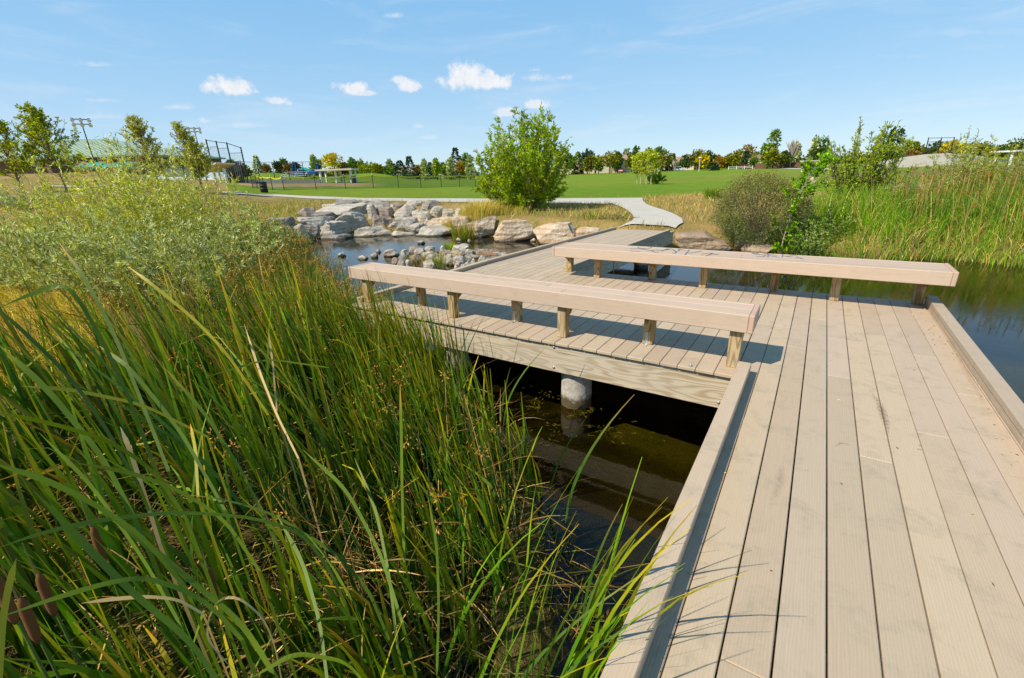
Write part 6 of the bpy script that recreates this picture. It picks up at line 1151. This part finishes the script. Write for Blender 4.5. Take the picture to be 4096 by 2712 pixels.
def left_dugout():
    d = 60; b = gcol(520, d); o = empty('dugout', b, 'left dugout with sloping tan roof, white posts and black fence behind', 'dugout'); 
    A = gcol(492, d + 4); B = gcol(531, d - 1); r = B - A; r[2] = 0; L = np.linalg.norm(r); r /= L; f = np.array([-r[1], r[0], 0]); z = b[2]; zt = ztop(b, 385) - .0
    m = MB(); c = (A + B) / 2; c[2] = zt - .1; box(m, c, (L + .5, 2.1, .14), rotm(r, f) @ np.array(Matrix.Rotation(-.10, 3, 'Y')) @ np.array(Matrix.Rotation(-.06, 3, 'X')), .02); m.build('roof', M['beige'], o)
    for t in (.22, .52, .85): m = MB(); p = A + r * L * t; beam(m, up(p, z - .4), up(p, zt - .2), .2, .2, .01); m.build('post', M['white'], o)
    for i in range(10): m = MB(); p = A + r * L * i / 9 + f * 1.7; tube(m, [up(p, z - .3), up(p, zt + .6)], .07, 6); m.build('fence_post', M['black'], o)
    m = MB(); chain(m, up(A + f * 1.7, 0), up(B + f * 1.7, 0), z, zt + .5, .13, .03); m.build('wire_mesh', M['black'], o); m = MB(); box(m, (A + B) / 2 * [1, 1, 0] + f * 1.2 + [0, 0, z + .5], (L * .8, .4, .1), rotm(r, f)); m.build('seat', M['brick'], o)
left_dugout()
o, P = posts_fence('chainlink_fence', 'black chainlink fence with tall posts running along the infield', 536, 742, 68, 2.15, 2.7, .07, ((2.68, .05), (1.35, .03), (.1, .03)), 'black', d2=66)
m = MB()
for i in range(len(P) - 1): chain(m, up(P[i], 0), up(P[i + 1], 0), P[i][2], P[i][2] + 2.6, .3, .01)
m.build('wire_mesh', M['black'], o)
def screen(x0, x1, d, yt, yb, lab):
    a, b = gcol(x0, d), gcol(x1, d); o = empty('windscreen', a, lab, 'screen', 'grey-green fence screens'); z0 = ztop(a, yb); z1 = ztop(a, yt); m = MB(); c = (up(a, (z0 + z1) / 2) + up(b, (z0 + z1) / 2)) / 2; L = np.linalg.norm((b - a)[:2]); r = (b - a) / L; r[2] = 0; box(m, c, (L, .05, z1 - z0), rotm(r, np.array([-r[1], r[0], 0])), .01); m.build('cloth', M['screen'], o)
    for p in (a, b): m = MB(); tube(m, [up(p, min(z0, p[2]) - .2), up(p, z1 + .2)], .06, 6); m.build('post', M['black'], o)
screen(541, 565, 71, 384, 412, 'grey-green windscreen right of the left dugout'); screen(385, 430, 74, 390, 410, 'grey windscreen behind the airy trees, left one'); screen(434, 480, 74, 390, 411, 'grey windscreen left of the left dugout')
def wall():
    a, b = gcol(540, 64), gcol(742, 63); o = empty('retaining_wall', a, 'low grey concrete retaining wall behind the infield dirt', 'wall'); n = 12; m = MB()
    for i in range(n): p = a + (b - a) * i / n; q = a + (b - a) * (i + 1) / n; z = .5 * (gz(*p[:2]) + gz(*q[:2])); beam(m, up(p, float(z) + .15), up(q, float(z) + .15), .25, .6, .01)
    m.build('concrete', mat('grey_concrete', conc((.24, .225, .20), 1, .4)), o)
wall()
def bleachers():
    a, b = gcol(645, 72), gcol(706, 72); o = empty('bleachers', a, 'low aluminium bleachers behind the chainlink fence', 'bleachers'); r = b - a; L = np.linalg.norm(r[:2]); r /= L; r[2] = 0; f = np.array([-r[1], r[0], 0])
    for k in range(4): m = MB(); c = (a + b) / 2 + f * k * .7; box(m, up(c, a[2] + .45 + k * .28), (L, .3, .06), rotm(r, f)); m.build('bench_board', M['alu'], o)
    for t in (.1, .5, .9): m = MB(); p = a + r * L * t; beam(m, up(p, a[2]), up(p + f * 2.3, a[2] + 1.3), .06, .06); beam(m, up(p + f * 2.3, a[2]), up(p + f * 2.3, a[2] + 1.31), .05, .05); m.build('support_frame', M['alu'], o)
bleachers()
def net_fence():
    d = 45.5; b = gcol(636, d); o = empty('temporary_fence', b, 'temporary green net fence with a yellow top band and white-capped posts', 'fence'); cols = [(585, 49), (596, 49.5), (604, 49.5), (612, 48.5), (631, 47)] + [(657.5, 46), (731.5, 47.2), (799.5, 48.2), (864, 49.4), (922, 50.6), (974, 51.8), (1021, 53), (1063, 54), (1100, 55), (1135, 56)]; P = [gcol(*c) for c in cols]; hh = 1.22
    for i, p in enumerate(P):
        m = MB(); tube(m, [p - [0, 0, .2], p + [0, 0, hh + .1]], .035, 7); pp = m.build('post', M['black'], o); m = MB(); tube(m, [p + [0, 0, hh + .1], p + [0, 0, hh + .17]], .04, 7); m.build('cap', M['white'], pp)
    net = MB(); yel = MB()
    for p, q in zip(P[:-1], P[1:]):
        L = np.linalg.norm(q - p); sag = (.14 if L > 2 else .3) * min(1, L / 3); n = 10
        def tp(t): return p + (q - p) * t + np.array([0, 0, hh - .02 - sag * 4 * t * (1 - t)])
        for i in range(n):
            a, c = tp(i / n), tp((i + 1) / n); yel.add([a - [0, 0, .055], c - [0, 0, .055], c + [0, 0, .055], a + [0, 0, .055]], [[0, 1, 2, 3]])
        for z in np.arange(.06, 1.0, .09):
            for i in range(n):
                k = z / 1.0; a, c = tp(i / n), tp((i + 1) / n); a = a * k + (p + (q - p) * i / n) * (1 - k); c = c * k + (p + (q - p) * (i + 1) / n) * (1 - k); net.add([a - [0, 0, .010], c - [0, 0, .010], c + [0, 0, .010], a + [0, 0, .010]], [[0, 1, 2, 3]])
        r = (q - p) / L; m2 = int(L / .09)
        for i in range(m2):
            t = i / m2; a = p + (q - p) * t; c = tp(t); net.add([a - r * .009, a + r * .009, c + r * .009, c - r * .009], [[0, 1, 2, 3]])
    net.build('netting', M['netgreen'], o); yel.build('top_band', M['yellow'], o)
net_fence()
def barrel(px, py, lab, d=None, s=1.0, grp=None):
    b = ground(px, py) if d is None else gcol(px, d); o = empty('trash_barrel', b, lab, 'trash can', grp); m = MB(); h = .86 * s; R_ = .30 * s; z = [0, .02, .28, .29, .31, .32, .56, .57, .59, .60, .84, .86]; rr_ = [.97, 1, 1, 1.04, 1.04, 1, 1, 1.04, 1.04, 1, 1, 1.03]
    tube(m, [b + [0, 0, a * s] for a in z], [R_ * k for k in rr_], 28); m.build('drum', M['black'], o, True); m = MB(); tube(m, [b + [0, 0, .862 * s], b + [0, 0, .885 * s]], R_ * 1.06, 28); m.build('rim', M['black'], o)
    m = MB(); tube(m, [b + [0, 0, .58 * s], b + [0, 0, .595 * s]], R_ * 1.05, 28, (9, 9, 9)); m.build('worn_ring', M['black'], o)
barrel(612, 445.3, 'black steel trash barrel on the lawn edge beside the path', grp='black trash barrels'); barrel(0, 0, 'distant dark trash barrel under the right post of the field shelter', d=66, s=1.1, grp='black trash barrels') if False else barrel(819, 0, 'distant dark trash barrel right of the field shelter', d=63, s=1.0, grp='black trash barrels')
def playground():
    b = gcol(705, 95); o = empty('playground_climber', b, 'bright blue playground climber with a teal roof beyond the berm', 'playground'); g = lambda x, y: P3(x, y, 95); m = MB()
    tube(m, [g(676, 402), g(676, 384), g(678, 380), g(681, 380), g(683, 384), g(685, 402)], .13, 8); m.build('slide_arch', M['blue'], o); m = MB()
    for x in np.arange(700, 736, 3.4): tube(m, [g(x, 404), g(x, 393)], .10, 5)
    for y in (393.5, 396, 399): tube(m, [g(700, y), g(736, y)], .10, 5)
    m.build('railing', M['blue'], o); m = MB(); c = g(717, 400); box(m, c, (7, 2.5, .5), None, .05); m.build('deck', M['blue'], o)
    m = MB(); c = g(707, 393); c2 = g(707, 388); tube(m, [c, c2], [1.9, .15], 4); m.build('roof', M['teal'], o)
    for x in (732, 735): m = MB(); tube(m, [g(x, 406), g(x, 378)], .1, 6); tube(m, [g(x - 1, 379), g(x + 2, 379)], .16, 6); m.build('post', M['blue'], o)
playground()
def slope():
    b = gcol(2110, 80); o = empty('concrete_slope', b, 'pale curved concrete embankment wall beyond the right bank', 'wall'); top = [(1995, 381), (2045, 371), (2080, 364), (2130, 357), (2185, 354), (2230, 356.5), (2270, 362), (2300, 371)]; n = 40; xs = np.linspace(1995, 2300, n); ty = np.interp(xs, [a for a, _ in top], [c for _, c in top]); V = []
    for x, y in zip(xs, ty):
        p = gcol(x, 84); q = gcol(x, 90); zt = max(ztop(np.array([q[0], q[1], q[2]]), y), p[2] + .1); V += [p - [0, 0, .3], up(q, zt), up(q + (q - p) * .15, zt), up(q + (q - p) * .2, q[2] - .5)]
    V = np.array(V); Fc = []
    for i in range(n - 1):
        for j in range(3): Fc.append([i * 4 + j, (i + 1) * 4 + j, (i + 1) * 4 + j + 1, i * 4 + j + 1])
    m = MB(); m.add(V, Fc); m.build('sloped_face', M['slabs'], o)
slope()
for i, (px, w_) in enumerate([(2046, 20), (2062, 12), (1880, 14)]):
    b = gcol(px, 45 if i < 2 else 42); rock('boulder', 'rtan', (b[0], b[1], b[2] + .1), (w_ * mscale(b), .8, .75), 400 + i, ['long tan boulder in the far meadow right of the small tree', 'short tan boulder beside the long one in the far meadow', 'tan boulder in the far meadow left of the small tree'][i], group='far meadow boulders', boxy=4, facets=8, k=3)
def driftwood():
    rng = np.random.default_rng(6); b = gcol(1420, 15.9); m = MB()
    for i in range(26): a = rng.uniform(0, 6.28); c = b + [rng.normal(0, .3), rng.normal(0, .2), rng.uniform(0, .05)]; tube(m, [c, c + [math.cos(a) * .15, math.sin(a) * .12, rng.uniform(.03, .14)], c + [math.cos(a) * .32, math.sin(a) * .25, rng.uniform(0, .16)]], [.014, .011, .005], 5, (1.3, 1.2, 1))
    tag(m.build('brush_pile', M['twig'], org=b), 'small pile of dead twigs on the dry bank left of the walkway end', 'brush pile')
driftwood()
def debris():
    rng = np.random.default_rng(12); m = MB(); n = 160; x = np.where(rng.random(n) < .6, 1.12 - np.abs(rng.normal(0, .06, n)), np.where(rng.random(n) < .5, -.20 + np.abs(rng.normal(0, .03, n)), rng.uniform(-.2, 1.1, n))); y = rng.uniform(.5, 6.3, n); P = np.stack([x, y, np.full(n, .004)], 1); D = rng.normal(size=(n, 3)); D[:, 2] = .05
    leaves(m, P, D, rng.uniform(.006, .028, n), rng.uniform(.003, .007, n), pick(rng, [(.3, .22, .1), (.12, .08, .04), (.5, .42, .3)], n), rng, .1); x = rng.uniform(-4.6, -.4, 60); P = np.stack([x, rng.uniform(3.6, 6.3, 60), np.full(60, .004)], 1); D = rng.normal(size=(60, 3)); D[:, 2] = .05; leaves(m, P, D, .02, .008, pick(rng, [(.6, .55, .45), (.2, .15, .08)], 60), rng, .1)
    tag(m.build('leaf_litter', M['straw']), 'scattered bits of dry leaf and straw on the deck boards', 'litter', None, 'stuff')
debris()
